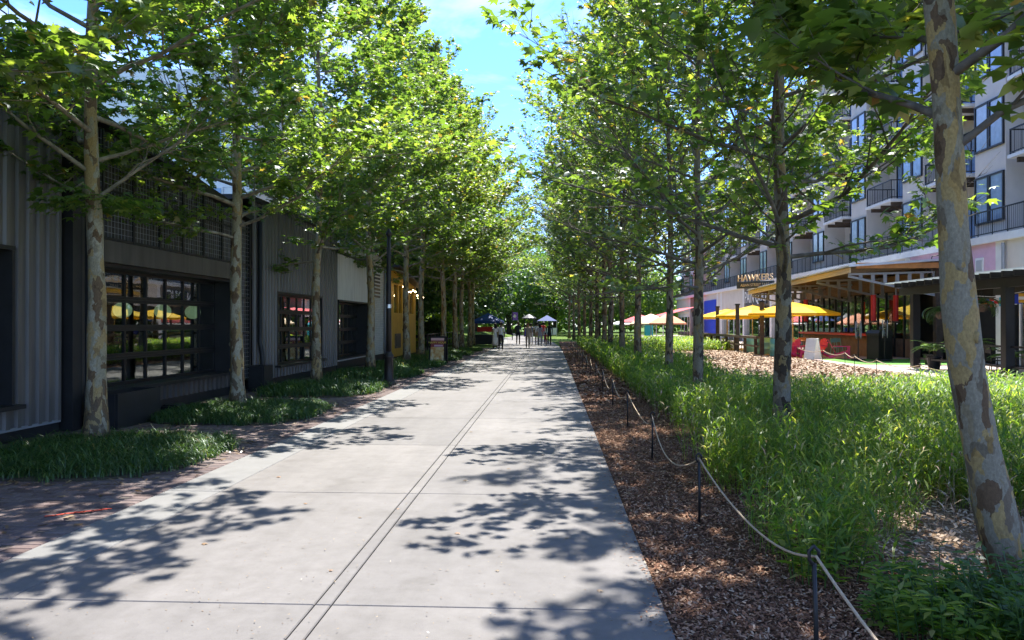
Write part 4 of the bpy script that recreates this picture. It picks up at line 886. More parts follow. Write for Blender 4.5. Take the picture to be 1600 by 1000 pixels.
def rope_pts(P, sag, n=14):
    out = []
    for (x0, y0, h0), (x1, y1, h1) in zip(P[:-1], P[1:]):
        s = sag * rng.uniform(.8, 1.25); sk = rng.uniform(-.03, .10)
        for k in range(n):
            q = k / n; out.append((x0 + (x1 - x0) * q + sk * math.sin(math.pi * q), y0 + (y1 - y0) * q, h0 - .03 + (h1 - h0) * q - s * 4 * q * (1 - q)))
    return out + [(P[-1][0], P[-1][1], P[-1][2] - .03)]
MB().tube(rope_pts(RP, .24), .0068, 7).build('rope', 'rope', None, True, label='beige rope sagging between the black stakes beside the path', cat='rope')
BP = [(11.0, 12.5, .55), (10.75, 14.6, .55), (10.6, 16.7, .55), (10.35, 18.9, .55), (9.85, 21.1, .55), (9.9, 24.0, .55), (10.4, 27.0, .55), (11.2, 30.0, .55), (11.4, 33.0, .55), (11.3, 36.0, .55)]
for i, (x, y, h) in enumerate(BP):
    t_ = thing('rope_post', 'thin stake of the back rope fence, ' + ORD[i] + (' to' if i == 0 else ' from') + ' the right end', 'stake', (x, y, 0), 0, 'stakes of the back rope fence'); link('stake', pm, t_); link('rope_eye', hm, t_)
MB().tube(rope_pts(BP, .12), .012, 6).build('rope', 'rope', None, True, label='pale rope strung between the patio and the river oats', cat='rope')

# ------------------------------------------------------------------ apartment building on the right
ab = thing('apartment_building', 'long white apartment building with black balcony railings and shops below', 'building')
FX, Z1, ST, Y0A, Y1A = 18.0, 5.25, 3.15, 21.0, 112.0
UX = 20.0; NB = 13; BW = (Y1A - Y0A) / NB
MB().bx(UX, UX + 14, Y0A, Y1A, Z1, Z1 + 4 * ST + 1.2).build('upper_wall', 'apart_wall', ab)
MB().bx(FX + .5, UX + 14, Y0A, Y1A, 0, Z1 - .3).build('shop_core', 'interior', ab)
MB().bx(FX - .15, UX + 14, Y0A - .1, Y1A, Z1 - .3, Z1).build('podium_slab', 'apart_trim', ab)
MB().bx(UX - 1.4, UX + 14.2, Y0A - .3, Y1A + .3, Z1 + 4 * ST + 1.21, Z1 + 4 * ST + 1.5).build('cornice', 'apart_trim', ab)
def railing_mesh(L, h=1.05, step=.13):
    m = MB().bx(-.03, .03, 0, L, h - .05, h).bx(-.02, .02, 0, L, .08, .12)
    n = int(L / step)
    for k in range(n + 1):
        y = k * L / n; wd = .03 if k % 8 == 0 else .011; m.bx(-wd / 2, wd / 2, y - wd / 2, y + wd / 2, .1 if k % 8 else 0, h - .02)
    return m.mesh('railing', 'black_paint')
rail_long = railing_mesh(BW - .02); rail_bal = railing_mesh(3.2); rail_side = railing_mesh(1.55)
def win_mesh(wd, ht, panes):
    f = MB().bx(-.06, .02, -wd / 2 - .08, wd / 2 + .08, -.08, 0).bx(-.06, .02, -wd / 2 - .08, wd / 2 + .08, ht, ht + .08).bx(-.058, .02, -wd / 2 - .08, -wd / 2, 0, ht).bx(-.058, .02, wd / 2, wd / 2 + .08, 0, ht)
    for k in range(1, panes): y = -wd / 2 + wd * k / panes; f.bx(-.05, .02, y - .03, y + .03, 0, ht)
    p = MB().bx(-.02, -.005, -wd / 2 / panes + .035, wd / 2 / panes - .035, .0, ht)
    return f.mesh('window', 'steel_dark'), p.mesh('pane', 'cool_glass'), panes, wd
WD = win_mesh(2.4, 2.25, 3); WS = win_mesh(1.1, 1.6, 2); WT = win_mesh(.9, 1.9, 1)
def put_win(w_, x, y, z, parent):
    o = link('window', w_[0], parent, (x, y, z))
    for k in range(w_[2]): link('pane', w_[1], o, (0, -w_[3] / 2 + w_[3] * (k + .5) / w_[2], 0))
bal_slab = MB().bx(-1.7, 0, -1.65, 1.65, -.14, 0).mesh('balcony', 'apart_trim')
brk = MB().bx(-1.5, 0, -.06, .06, -.34, -.142).mesh('bracket', 'timber_dark')
bay_m = MB().bx(-1.35, 0, -1.15, 1.15, 0, 4 * ST + 1.2).mesh('bay', 'apart_wall')
awn = MB()._add([(-1.0, -.7, -.35), (-1.0, .7, -.35), (0, .7, .25), (0, -.7, .25), (-1.0, -.7, -.42), (-1.0, .7, -.42), (0, .7, -.42), (0, -.7, -.42)], [(0, 1, 2, 3), (4, 7, 6, 5), (0, 4, 5, 1), (1, 5, 6, 2), (0, 3, 7, 4)]).mesh('bay_roof', 'slate')
for b in range(NB):
    yc = Y0A + BW * (b + .5); link('railing', rail_long, ab, (FX - .08, Y0A + BW * b + .01, Z1))['kind'] = 'stuff'
    link('bay', bay_m, ab, (UX, yc + 2.2, Z1 + .002)); 
    for s in range(4):
        z = Z1 + ST * s; yb = yc - 1.3
        put_win(WD, UX - .03, yb, z + .06, ab); put_win(WT, UX - 1.38, yc + 1.65, z + .75, ab); put_win(WT, UX - 1.38, yc + 2.75, z + .75, ab)
        if s:
            bo = link('balcony', bal_slab, ab, (UX, yb, z)); r1 = link('railing', rail_bal, bo, (-1.62, -1.6, 0)); r1['kind'] = 'stuff'
            for q in (-1.58, 1.58): o = link('railing', rail_side, bo, (-1.6, q, 0), -math.pi / 2); o.rotation_euler = (0, 0, -math.pi / 2); o['kind'] = 'stuff'
            for q in (-1.3, 0, 1.3): link('bracket', brk, bo, (0, q, 0))
    link('bay_roof', awn, ab, (UX - 1.0, yc + 2.2, Z1 + 4 * ST + .6))
# shop fronts
def shop(y0, y1, kind, mat_='apart_wall'):
    r = link('shopfront', None, ab)
    MB().bx(FX, FX + .5, y0, y0 + .55, 0, Z1 - .3).build('pier', 'apart_trim', r); MB().bx(FX + .02, FX + .5, y0 + .55, y1, 3.15, Z1 - .3).build('fascia', mat_, r)
    if kind == 'open': MB().bx(FX + .45, FX + .49, y0 + .55, y1, 0, 3.14).build('opening', 'interior', r); return r
    n = 4; wd = (y1 - y0 - .55) / n
    for k in range(n):
        a = y0 + .55 + k * wd; MB().bx(FX + .2, FX + .3, a, a + .09, 0, 3.14).build('mullion', 'steel_dark' if kind == 'dark' else 'white_paint', r)
        MB().bx(FX + .25, FX + .26, a + .09, a + wd, .5, 2.5).build('pane', 'glass', r); MB().bx(FX + .24, FX + .28, a + .09, a + wd, 2.501, 3.14).build('transom', 'steel_dark' if kind == 'dark' else 'white_paint', r); MB().bx(FX + .22, FX + .28, a + .09, a + wd, 0, .499).build('stall_riser', 'timber_grey', r)
    return r
shop(21, 28, 'white'); shop(28, 31.6, 'white'); pk = shop(31.6, 39.6, 'open', 'pink_wall'); shop(39.6, 47, 'dark'); shop(47, 55, 'dark'); shop(55, 64, 'dark'); s5 = shop(64, 73, 'dark', 'timber_grey'); shop(73, 82.5, 'white'); shop(82.5, 84.4, 'white')
r = shop(84.4, 92.2, 'white'); MB().bx(FX - .06, FX + .19, 85.2, 91.6, .3, 4.25).build('blue_panel', 'blue_wall', r); shop(92.2, 101, 'dark', 'brown_wall'); shop(101, 112, 'white')
for y in (33.3, 37.6):                                    # white framed squares and lamps on the pink wall
    f = MB().bx(FX - .03, FX + .015, y - .3, y + .3, 3.75, 4.4).build('vent_frame', 'white_paint', pk); MB().bx(FX - .045, FX - .032, y - .2, y + .2, 3.85, 4.3).build('vent_grille', 'apart_grey', f)
MB().tube([(FX, 35.9, 4.35), (FX - .35, 35.9, 4.75), (FX - .7, 35.9, 4.7), (FX - .75, 35.9, 4.45)], .025, 6).build('gooseneck_arm', 'black_paint', pk, True); MB().lathe([(.30, 4.12), (.12, 4.3), (.06, 4.46)], 12, (FX - .75, 35.9, 0)).build('gooseneck_shade', 'black_paint', pk, True)
sb_ = MB().bx(FX - .12, FX + .0, 65.2, 72.0, 3.3, 4.6).build('sign_board', 'slate', s5)
text('PAIN QUO', 1.5, 'white_paint', s5, (FX - .14, 68.6, 3.95), (R(90), 0, R(-90)), 'sign_lettering', .01)
MB().tube([(FX - .1, 31.45, 0), (FX - .1, 31.45, Z1 - .4)], .07, 8).build('downpipe', 'steel_grey', ab)

# ------------------------------------------------------------------ open-air bar pavilion
pa = thing('bar_pavilion', 'open-air bar with a metal roof, grey steel brackets and timber ceiling', 'pavilion')
ex, ya, yb = 13.5, 35.6, 53.6
zr = lambda y: 4.20 - (y - ya) * .018
MB()._add([(ex - .1, ya - .2, zr(ya)), (FX + .1, ya - .2, zr(ya) + .30), (FX + .1, yb, zr(yb) + .30), (ex - .1, yb, zr(yb)), (ex - .1, ya - .2, zr(ya) + .06), (FX + .1, ya - .2, zr(ya) + .36), (FX + .1, yb, zr(yb) + .36), (ex - .1, yb, zr(yb) + .06)],
          [(0, 1, 2, 3)[::-1], (4, 5, 6, 7), (0, 4, 7, 3)[::-1], (0, 1, 5, 4), (1, 2, 6, 5), (2, 3, 7, 6)]).build('roof_sheet', 'galv', pa)
rb = MB()
n = 90
for k in range(n): y = ya - .15 + (yb - ya) * k / n; rb.bar((ex - .12, y, zr(y) + .075), (FX, y, zr(y) + .37), .07, .04)
rb.build('roof_ribs', 'galv', pa, kind='stuff')
MB()._add([(ex, ya, zr(ya) - .02), (ex, yb, zr(yb) - .02), (ex, yb, zr(yb) - .26), (ex, ya, zr(ya) - .26), (ex + .06, ya, zr(ya) - .02), (ex + .06, yb, zr(yb) - .02), (ex + .06, yb, zr(yb) - .26), (ex + .06, ya, zr(ya) - .26)], [(0, 3, 2, 1), (4, 5, 6, 7), (0, 4, 7, 3), (1, 2, 6, 5), (3, 7, 6, 2), (0, 1, 5, 4)]).build('fascia', 'timber_pale', pa)
MB().bx(ex + .3, FX, ya - .05, ya + .05, zr(ya) - .06, zr(ya) + .19).build('end_beam', 'orange_wood', pa)
for k in range(17): MB().bar((ex + .08, ya + .3 + k * 1.08, zr(ya + k * 1.08) - .16), (FX, ya + .3 + k * 1.08, zr(ya + k * 1.08) + .14), .07, .2).build('rafter', 'timber', pa)
for k in range(11): x = ex + .25 + k * .42; MB().bar((x, ya + .02, zr(ya) - .045 + (x - ex) * .066), (x, yb - .05, zr(yb) - .045 + (x - ex) * .066), .40, .025).build('ceiling_board', 'timber', pa)
def bracket(y):
    r = link('bracket', None, pa, (0, y, 0)); z = zr(y) - .30
    MB().bar((ex + .1, 0, z), (17.6, 0, z + .1), .09, .09).build('top_chord', 'steel_grey', r); MB().bar((ex + .1, 0, z - .09), (17.6, 0, z - 1.0), .09, .1).build('bottom_chord', 'steel_grey', r)
    for k in range(1, 8):
        x = ex + .1 + 4.0 * k / 7.3; MB().bar((x, 0, z + .08 * k / 7.3), (x, 0, z - .09 - .9 * k / 7.3), .05, .16, (1, 0, 0)).build('web', 'steel_grey', r)
for y in (36.0, 40.2, 44.6, 49.0, 53.0): bracket(y)
for y in (36.0, 40.2, 44.6, 49.0, 53.0): MB().bx(17.45, 17.75, y - .15, y + .15, 0, 4.1).build('column', 'timber_dark', pa)
bc = MB().bx(15.6, 16.2, 38.4, 48.5, 0, 1.02).build('bar_counter', 'brown_wall', pa); MB().bx(15.35, 16.3, 38.2, 48.7, 1.021, 1.13).build('counter_top', 'red_paint', bc)
for k in range(17):
    y = 37.0 + k; MB().bx(16.95, 17.05, y - .05, y + .05, 0, 3.2).build('mullion', 'black_paint', pa)
    if k < 16: MB().bx(17.0, 17.01, y + .05, y + .95, .9, 3.1).build('pane', 'glass', pa)
MB().bx(17.0, 17.06, 37.05, 53, 0, .9).build('dado', 'brown_wall', pa)
MB().bx(17.06, 17.4, 36.5, 53.5, 3.2, 4.0).build('back_wall', 'timber', pa)
for lb, x, y in (('red vertical heater tube hanging at the near end of the bar', 15.3, 37.4), ('red vertical heater tube hanging mid way along the bar', 14.6, 45.0), ('red vertical heater tube hanging at the far end of the bar', 14.4, 49.5), ('red heater tube hanging behind the bar', 16.6, 38.0)):
    t_ = thing('patio_heater', lb, 'heater', (x, y, 0), 0, 'red heater tubes in the bar'); MB().lathe([(.12, 1.75), (.12, 3.0)], 12).build('tube', 'red_paint', t_); MB().lathe([(.04, 3.0), (.04, 3.9)], 6).build('rod', 'steel_grey', t_); MB().lathe([(.2, 1.68), (.2, 1.75)], 12).build('reflector', 'timber_dark', t_)
t_ = thing('roof_sign', 'dark roof sign with cream capital letters on the bar roof', 'sign', (13.3, 51.0, 3.96), R(-52))
MB().bx(-1.45, 1.45, -.05, .05, .0, .42).build('board', 'slate', t_); text('HAWKERS', .62, 'peach_canvas', t_, (0, -.03, .66), (R(90), 0, 0), 'lettering', .03, sx=.98); text('ASIAN STREET FARE', .26, 'peach_canvas', t_, (0, -.058, .2), (R(90), 0, 0), 'lettering', .004, sx=.98)

# ------------------------------------------------------------------ umbrellas
def umbrella(name, lb, x, y, r_, ze, za, canv, group, rz=.3, sides=8, z0=0, mast=True):
    t_ = thing(name, lb, 'umbrella', (x, y, z0), rz, group); m = MB(); v_ = [(0, 0, za)]
    for q in (.55, 1.0):
        for k in range(sides): a = 2 * math.pi * k / sides; v_.append((q * r_ * math.cos(a), q * r_ * math.sin(a), za + (ze - za) * (q if q == 1 else .47)))
    for k in range(sides): a = 2 * math.pi * k / sides; v_.append((r_ * 1.0 * math.cos(a), r_ * math.sin(a), ze - .12))
    f_ = [(0, 1 + k, 1 + (k + 1) % sides) for k in range(sides)] + [(1 + o_ + k, 1 + o_ + sides + k, 1 + o_ + sides + (k + 1) % sides, 1 + o_ + (k + 1) % sides) for o_ in (0, sides) for k in range(sides)]
    m._add(v_, f_).build('canopy', canv, t_)
    MB().tube([(0, 0, .06), (0, 0, za + .08)], .03, 8).build('pole', 'timber_pale', t_); MB().lathe([(.3, 0), (.3, .06)], 14).build('base', 'black_paint', t_)
    for k in range(sides): a = 2 * math.pi * k / sides; MB().bar((.03 * math.cos(a), .03 * math.sin(a), za - .04), (r_ * .97 * math.cos(a), r_ * .97 * math.sin(a), ze - .03), .02, .02).build('rib', 'timber_pale', t_)
umbrella('patio_umbrella', 'yellow umbrella in front of the bar pavilion', 12.2, 39.6, 2.3, 2.15, 2.72, 'yellow_canvas', 'yellow patio umbrellas', .2)
umbrella('patio_umbrella', 'yellow umbrella behind the timber posts', 12.3, 47.8, 2.2, 2.12, 2.75, 'yellow_canvas', 'yellow patio umbrellas', .5)
umbrella('patio_umbrella', 'yellow umbrella farthest along the timber fence', 11.6, 51.5, 2.1, 2.05, 2.6, 'yellow_canvas', 'yellow patio umbrellas', .1)
umbrella('patio_umbrella', 'peach umbrella by the far white shop', 8.2, 64.0, 1.75, 1.62, 2.45, 'peach_canvas', 'far patio umbrellas', 0, 6)
umbrella('patio_umbrella', 'orange-pink umbrella beside the peach one', 9.4, 63.0, 1.7, 1.65, 2.45, 'orange_canvas', 'far patio umbrellas', .4, 6)
umbrella('patio_umbrella', 'red umbrella with white rim at the far shops', 9.6, 84.0, 2.2, 1.8, 2.6, 'red_canvas', 'far patio umbrellas', .2, 8)
umbrella('patio_umbrella', 'white umbrella at the far end of the bed', 8.6, 88.0, 2.2, 1.55, 2.1, 'white_paint', 'far patio umbrellas', .2, 8)
t_ = thing('awning', 'red striped awning over the farthest shops', 'awning', (15.0, 97, 0)); MB()._add([(-2, -6, 2.5), (-2, 6, 2.5), (2, 6, 3.6), (2, -6, 3.6), (-2, -6, 2.1), (-2, 6, 2.1)], [(0, 1, 2, 3), (0, 4, 5, 1)]).build('canopy', 'red_canvas', t_)
for q in (-5.8, 0, 5.8): MB().tube([(-1.9, q, 0), (-1.9, q, 2.5)], .05, 6).build('post', 'white_paint', t_)
t_ = thing('kiosk', 'turquoise stand under the far red awning', 'kiosk', (10.0, 80.0, 0)); MB().bx(-.4, .4, -.4, .4, 0, 1.5).build('body', 'cyan_paint', t_); MB().lathe([(.6, 1.5), (.1, 1.9)], 8).build('roof', 'cyan_paint', t_)

# ------------------------------------------------------------------ timber posts and rail of the umbrella patio
for i, (y, h) in enumerate(((39.4, 2.72), (44.5, 2.68), (49.8, 2.66), (55.0, 2.6))):
    lb = ('nearest the bar', 'second from the bar', 'third from the bar', 'farthest from the bar')[i]
    t_ = thing('timber_post', 'tall dark timber post of the umbrella patio ' + lb, 'post', (10.6, y, 0), 0, 'tall posts round the umbrella patio'); MB().bx(-.09, .09, -.09, .09, 0, h).build('shaft', 'timber_dark', t_); MB().bx(-.12, .12, -.12, .12, h, h + .08).build('cap', 'black_paint', t_)
t_ = thing('timber_rail', 'low timber rail fence before the umbrella patio', 'fence', (10.5, 39.6, 0))
for k in range(8): MB().bx(-.07, .07, .6 + 2.2 * k - .07, .6 + 2.2 * k + .07, 0, .85).build('post', 'timber_dark', t_)
MB().bx(-.09, .09, .2, 16.5, .851, .98).build('top_rail', 'timber_grey', t_); MB().bx(-.04, .04, .2, 16.5, .42, .52).build('lower_rail', 'timber_grey', t_)
for i, y in enumerate((38.0, 40.6, 43.2)):
    t_ = thing('teal_barrel', 'teal metal planter barrel at the patio rail, ' + ('nearest the bar', 'middle one', 'farthest one')[i], 'planter', (11.05, y, 0), 0, 'teal barrels at the rail'); MB().lathe([(.42, 0), (.44, .1), (.42, .3), (.45, .33), (.42, .36), (.42, .6), (.45, .63), (.42, .66), (.43, .9)], 18).build('body', 'teal_metal', t_, True); MB().lathe([(.40, .901), (.40, .91)], 16).build('soil_fill', 'soil', t_)

# ------------------------------------------------------------------ pink adirondack chairs, tables, a-frame, fans, bin
def adirondack(lb, x, y, rz):
    t_ = thing('adirondack_chair', lb, 'chair', (x, y, 0), rz, 'pink slatted garden chairs')
    for k in range(5): yy = -.25 + k * .125; MB().box((0, yy, .36 - .05 * k), (.5, .11, .022), M=Matrix.Rotation(-.22, 4, 'X')).build('seat_slat', 'pink_chair', t_)
    for k in range(6): xx = (k - 2.5) * .092; h = .78 - .028 * (k - 2.5) ** 2; MB().bar((xx * .85, .24, .16), (xx * 1.15, .24 + h * .5, .16 + h * .95), .078, .02, (0, 1, 0)).build('back_slat', 'pink_chair', t_)
    for s in (-1, 1):
        MB().bx(s * .33 - .065, s * .33 + .065, -.36, .38, .54, .565).build('armrest', 'pink_chair', t_); MB().bx(s * .30 - .012, s * .30 + .012, -.34, -.24, 0, .538).build('leg', 'pink_chair', t_)
        MB().bar((s * .27, -.32, .34), (s * .27, .58, .02), .025, .11).build('side_rail', 'pink_chair', t_)
    MB().box((0, .44, .5), (.62, .025, .07), M=Matrix.Rotation(-.5, 4, 'X')).build('back_brace', 'pink_chair', t_)
adirondack('pink adirondack chair right of the white sandwich board', 13.75, 37.2, R(72)); adirondack('pink adirondack chair left of the white sandwich board', 12.1, 37.6, R(-80)); adirondack('pink adirondack chair at the left end of the chair group', 11.4, 37.8, R(-70)); adirondack('pink adirondack chair behind the white sandwich board', 13.0, 38.6, R(-60))
t_ = thing('sandwich_board', 'white plastic sandwich board among the pink chairs', 'sign', (11.85, 35.6, 0), R(-55)); t_.scale = (.85, .85, .88)
for s in (-1, 1): MB().box((0, s * .2, .55), (.62, .05, 1.1), M=Matrix.Rotation(s * R(13), 4, 'X')).build('panel', 'white_paint', t_)
for z in (.8, .6, .45): MB().box((0, -.235 - (.8 - z) * .23 + .08, z), (.36, .004, .07), M=Matrix.Rotation(-R(13), 4, 'X')).build('print_line', 'cyan_paint', t_)
def fan(lb, x, y, rz, hz=1.35):
    t_ = thing('pedestal_fan', lb, 'fan', (x, y, 0), rz, 'pedestal fans by the bar'); MB().lathe([(.3, 0), (.3, .04), (.05, .08)], 16).build('base', 'black_paint', t_); MB().tube([(0, 0, .05), (0, 0, hz)], .03, 8).build('pole', 'black_paint', t_)
    MB().tube([(0, .05, hz), (0, .22, hz)], .1, 10).build('motor', 'black_paint', t_)
    cg = MB()
    for yy in (-.1, .08):
        for rr in (.15, .28, .4): cg.tube([(rr * math.cos(a * .3142), yy, hz + rr * math.sin(a * .3142)) for a in range(21)], .008, 4, cap=False)
        for a in range(20): cg.tube([(.05 * math.cos(a * .314), yy * 1.2, hz + .05 * math.sin(a * .314)), (.4 * math.cos(a * .314), yy, hz + .4 * math.sin(a * .314))], .005, 3, cap=False)
    cg.build('cage', 'steel_grey', t_, kind='stuff')
    for k in range(3): MB().box((.2 * math.cos(k * 2.094), 0, hz + .2 * math.sin(k * 2.094)), (.30, .015, .16), M=Matrix.Rotation(-k * 2.094, 4, 'Y') @ Matrix.Rotation(.5, 4, 'X')).build('blade', 'chrome', t_)
fan('black pedestal fan standing beside the pink chair', 13.65, 35.0, R(62)); fan('black pedestal fan standing before the litter bin', 14.55, 34.4, R(70), 1.4); fan('black pedestal fan under the black pergola', 13.6, 22.2, R(50), 1.3)
t_ = thing('litter_bin', 'large black litter bin with a sloped hood behind the fan', 'bin', (14.7, 35.3, 0), R(20)); MB().bx(-.38, .38, -.36, .36, .03, 1.1).build('body', 'black_paint', t_)
MB().prism([(-.41, 1.101), (.41, 1.101), (.41, 1.2), (.3, 1.34), (-.3, 1.34), (-.41, 1.2)], (-.39, .39), 'y').build('hood', 'planter', t_); MB().bx(-.28, .28, -.395, -.365, .86, 1.06).build('flap', 'steel_dark', t_)
for i, (x, y, rz, m_, nm) in enumerate(((14.35, 39.5, .4, 'teal_metal', 'pale teal metal chair at the bar counter'), (14.75, 40.2, .2, 'teal_metal', 'second pale teal metal chair at the bar counter'), (12.9, 41.0, 1.6, 'orange_wood', 'orange wooden chair left of the long orange table'), (13.4, 42.0, 3.0, 'orange_wood', 'orange wooden chair behind the long orange table'), (12.5, 42.6, -1.2, 'orange_wood', 'orange wooden chair at the far end of the orange table'))):
    cafe_chair('cafe_chair', nm, x, y, rz, m_, 'cafe chairs at the bar')
t_ = thing('long_table', 'long orange wooden table before the bar counter', 'table', (13.3, 43.0, 0)); MB().bx(-.4, .4, -2.2, 2.2, .72, .76).build('table_top', 'orange_wood', t_)
for q in (-1.9, 1.9):
    for s in (-.32, .32): MB().bx(s - .03, s + .03, q - .03, q + .03, 0, .72).build('leg', 'black_paint', t_)

# ------------------------------------------------------------------ black pergola with plants and bunting
pg = thing('pergola', 'black timber pergola with rafter ends at the right edge', 'pergola')
px, pz = 13.5, 2.72
for y in (18.0, 23.5, 29.3):
    MB().bx(px - .13, px + .13, y - .13, y + .13, 0, pz).build('post', 'black_paint', pg); MB().bx(16.9, 17.16, y - .13, y + .13, 0, pz).build('post', 'black_paint', pg)
MB().bx(px - .1, px + .1, 17.0, 30.4, pz, pz + .28).build('beam', 'black_paint', pg); MB().bx(16.93, 17.13, 17.0, 30.4, pz, pz + .28).build('beam', 'black_paint', pg)
for k in range(23): y = 17.2 + k * .58; MB().bx(px - .45, 17.5, y - .04, y + .04, pz + .281, pz + .45).build('rafter', 'black_paint', pg)
MB().bx(px - .55, 17.6, 16.95, 30.6, pz + .452, pz + .49).build('roof_sheet', 'poly_sheet', pg)
for y0, y1 in ((18.13, 23.37), (23.63, 29.17)):
    for z in (.35, .95): MB().bx(px + .02, px + .07, y0, y1, z - .03, z + .03).build('rail', 'black_paint', pg)
def frond_mesh(name, n, L, lean, leafm, nl=16):
    P, D, S = [], [], []; m = []
    for k in range(n):
        a = 2 * math.pi * k / n + rng.uniform(-.3, .3); e = rng.uniform(.5, 1.2); p = Vector((0, 0, 0)); Lk = L * rng.uniform(.7, 1.15)
        for s in range(nl):
            d = Vector((math.cos(a) * math.cos(e), math.sin(a) * math.cos(e), math.sin(e))); p = p + d * (Lk / nl); e -= lean / nl * rng.uniform(.7, 1.3)
            for sg in (-1, 1):
                P.append(tuple(p)); sv = Vector((-math.sin(a) * sg, math.cos(a) * sg, -.25)) + d * .5; D.append(tuple(sv)); S.append(Lk * .26 * (1 - .6 * abs(s / nl - .35)))
    T = np.array([(0, 0, 0), (.10, .35, .02), (0, 1, -.05), (-.10, .35, .02)]); n_ = len(P); up = np.stack([nr.normal(0, .2, n_), nr.normal(0, .2, n_), np.ones(n_)], 1)
    return mesh_np(name, *scatter(T, np.array([(0, 1, 2, 3)]), np.array(P), np.array(D), up, np.array(S)), leafm)
fern = frond_mesh('fronds', 22, .75, 2.6, 'leaf_dark'); palm = frond_mesh('fronds', 20, .95, 1.3, 'leaf_far')
for lb, x, y, z in (('hanging fern left of the nearest leaning trunk, under the pergola', 13.55, 27.5, 2.05), ('hanging fern right of the nearest leaning trunk, under the pergola', 13.5, 24.9, 2.25)):
    t_ = thing('hanging_fern', lb, 'plant', (x, y, z), 0, 'ferns hanging from the pergola'); link('fronds', fern, t_, (0, 0, 0)); MB().lathe([(.1, -.25), (.2, -.1), (.22, 0)], 14).build('basket', 'timber_dark', t_)
    for k in range(3): MB().tube([(.2 * math.cos(k * 2.1), .2 * math.sin(k * 2.1), 0), (0, 0, pz - z)], .006, 4).build('hanger', 'black_paint', t_)
for lb, x, y, s in (('potted palm beside the pergola post', 13.7, 28.3, .9), ('potted palm behind the nearest leaning trunk', 14.0, 26.6, 1.0), ('potted palm at the pergola railing by the dark chairs', 14.2, 24.6, .75), ('leafy potted palm between the pergola and the bar', 15.2, 31.8, .8), ('potted palm at the right edge by the pergola post', 14.4, 22.6, .8)):
    t_ = thing('potted_palm', lb, 'plant', (x, y, 0), rng.uniform(0, 6), 'potted palms round the pergola'); t_.scale = (s, s, s); link('fronds', palm, t_, (0, 0, .75)); MB().lathe([(.02, .4), (.03, .76)], 6).build('stem', 'bark_oak', t_); MB().lathe([(.2, 0), (.28, .45), (.3, .45), (.3, .5), (.26, .5), (.25, .44)], 16).build('pot', 'black_paint', t_)
k = 0
for x, y in ((15.0, 27.8), (15.0, 25.6), (15.0, 23.4)):
    pos = ('farthest in under the pergola', 'mid way under the pergola', 'nearest under the pergola')[k]; k += 1
    t_ = thing('pergola_table', 'black table ' + pos, 'table', (x, y, 0), 0, 'tables under the pergola'); MB().bx(-.4, .4, -.4, .4, .72, .76).build('table_top', 'black_paint', t_); MB().lathe([(.04, .02), (.04, .72)], 8).build('pedestal', 'black_paint', t_); MB().bx(-.28, .28, -.28, .28, 0, .025).build('foot', 'black_paint', t_)
    for s in (-1, 1): cafe_chair('pergola_chair', 'black chair ' + ('left', 'right')[s > 0] + ' of the table ' + pos, x + .7 * s, y, R(-90) * s, 'black_paint', 'chairs under the pergola')
fl_t = thing('flag_bunting', 'string of small national flags under the black pergola', 'bunting')
MB().tube([(15.2, 29.1, 2.68), (15.0, 27.0, 2.55), (14.9, 24.9, 2.66)], .01, 4).build('cord', 'white_paint', fl_t)
fc = ['red_paint', 'white_paint', 'blue_wall', 'white_paint', 'red_paint', 'turf', 'blue_wall', 'red_paint', 'white_paint', 'cyan_paint', 'red_paint', 'white_paint', 'blue_wall', 'yellow_paint']
for i in range(14):
    y = 29.0 - i * .29; a, b = fc[i], fc[(i * 5 + 2) % 14]; z = 2.62 - .1 * math.sin(math.pi * i / 13)
    f = MB().box((15.1 - .01 * i, y, z - .17), (.012, .24, .3), rz=.5 + .3 * (i % 3)).build('flag', a, fl_t); MB().box((15.1 - .01 * i, y, z - .17), (.018, .243, .1), rz=.5 + .3 * (i % 3)).build('flag_stripe', b, f)
t_ = thing('clapboard_screen', 'tan wooden screen wall behind the pergola', 'wall', (16.6, 20.5, 0))
for k in range(9): MB().bx(-.03, .03, -2.4, 2.4, k * .28, k * .28 + .27).build('board', 'timber_pale', t_)

# ------------------------------------------------------------------ near plants on the right
def herb_clump(name, lb, cx, cy_, n, rad, H, ll, mat_, cat='plant'):
    P, D, S = [], [], []; st_m = MB()
    for k in range(n):
        a = rng.uniform(0, 6.28); q = rad * math.sqrt(rng.random()); x, y = cx + q * math.cos(a), cy_ + q * math.sin(a); h = H * rng.uniform(.5, 1.1); dx, dy = math.cos(a) * .25 * h, math.sin(a) * .25 * h
        st_m.tube([(x, y, -.03), (x + dx * .4, y + dy * .4, h * .55), (x + dx, y + dy, h)], [.005, .004, .002], 4, cap=False)
        for s in range(11):
            t_ = .18 + .82 * s / 10; aa = rng.uniform(0, 6.28); P.append((x + dx * t_, y + dy * t_, h * t_)); D.append((math.cos(aa), math.sin(aa), rng.uniform(-.2, .5))); S.append(ll * rng.uniform(.6, 1.2))
    T = np.array([(0, 0, 0), (.17, .4, .05), (0, 1, -.08), (-.17, .4, .05)]); n_ = len(P); up = np.stack([nr.normal(0, .3, n_), nr.normal(0, .3, n_), np.ones(n_)], 1)
    t2 = thing(name, lb, cat, (0, 0, 0)); link('foliage', mesh_np('foliage', *scatter(T, np.array([(0, 1, 2, 3)]), np.array(P), np.array(D), up, np.array(S)), mat_), t2, kind='stuff'); st_m.build('stems', 'herb', t2, True, kind='stuff')
herb_clump('low_herb', 'low dark green leafy plant at the foot of the nearest right-hand trunk', 2.15, 4.25, 150, .42, .26, .095, 'oats')
herb_clump('low_herb', 'leafy plant spreading right of the nearest right-hand trunk', 2.62, 4.05, 140, .45, .36, .09, 'herb')
herb_clump('low_herb', 'small bright leafy sprig beside the closest rope stake', 1.75, 5.15, 22, .28, .36, .11, 'oats')
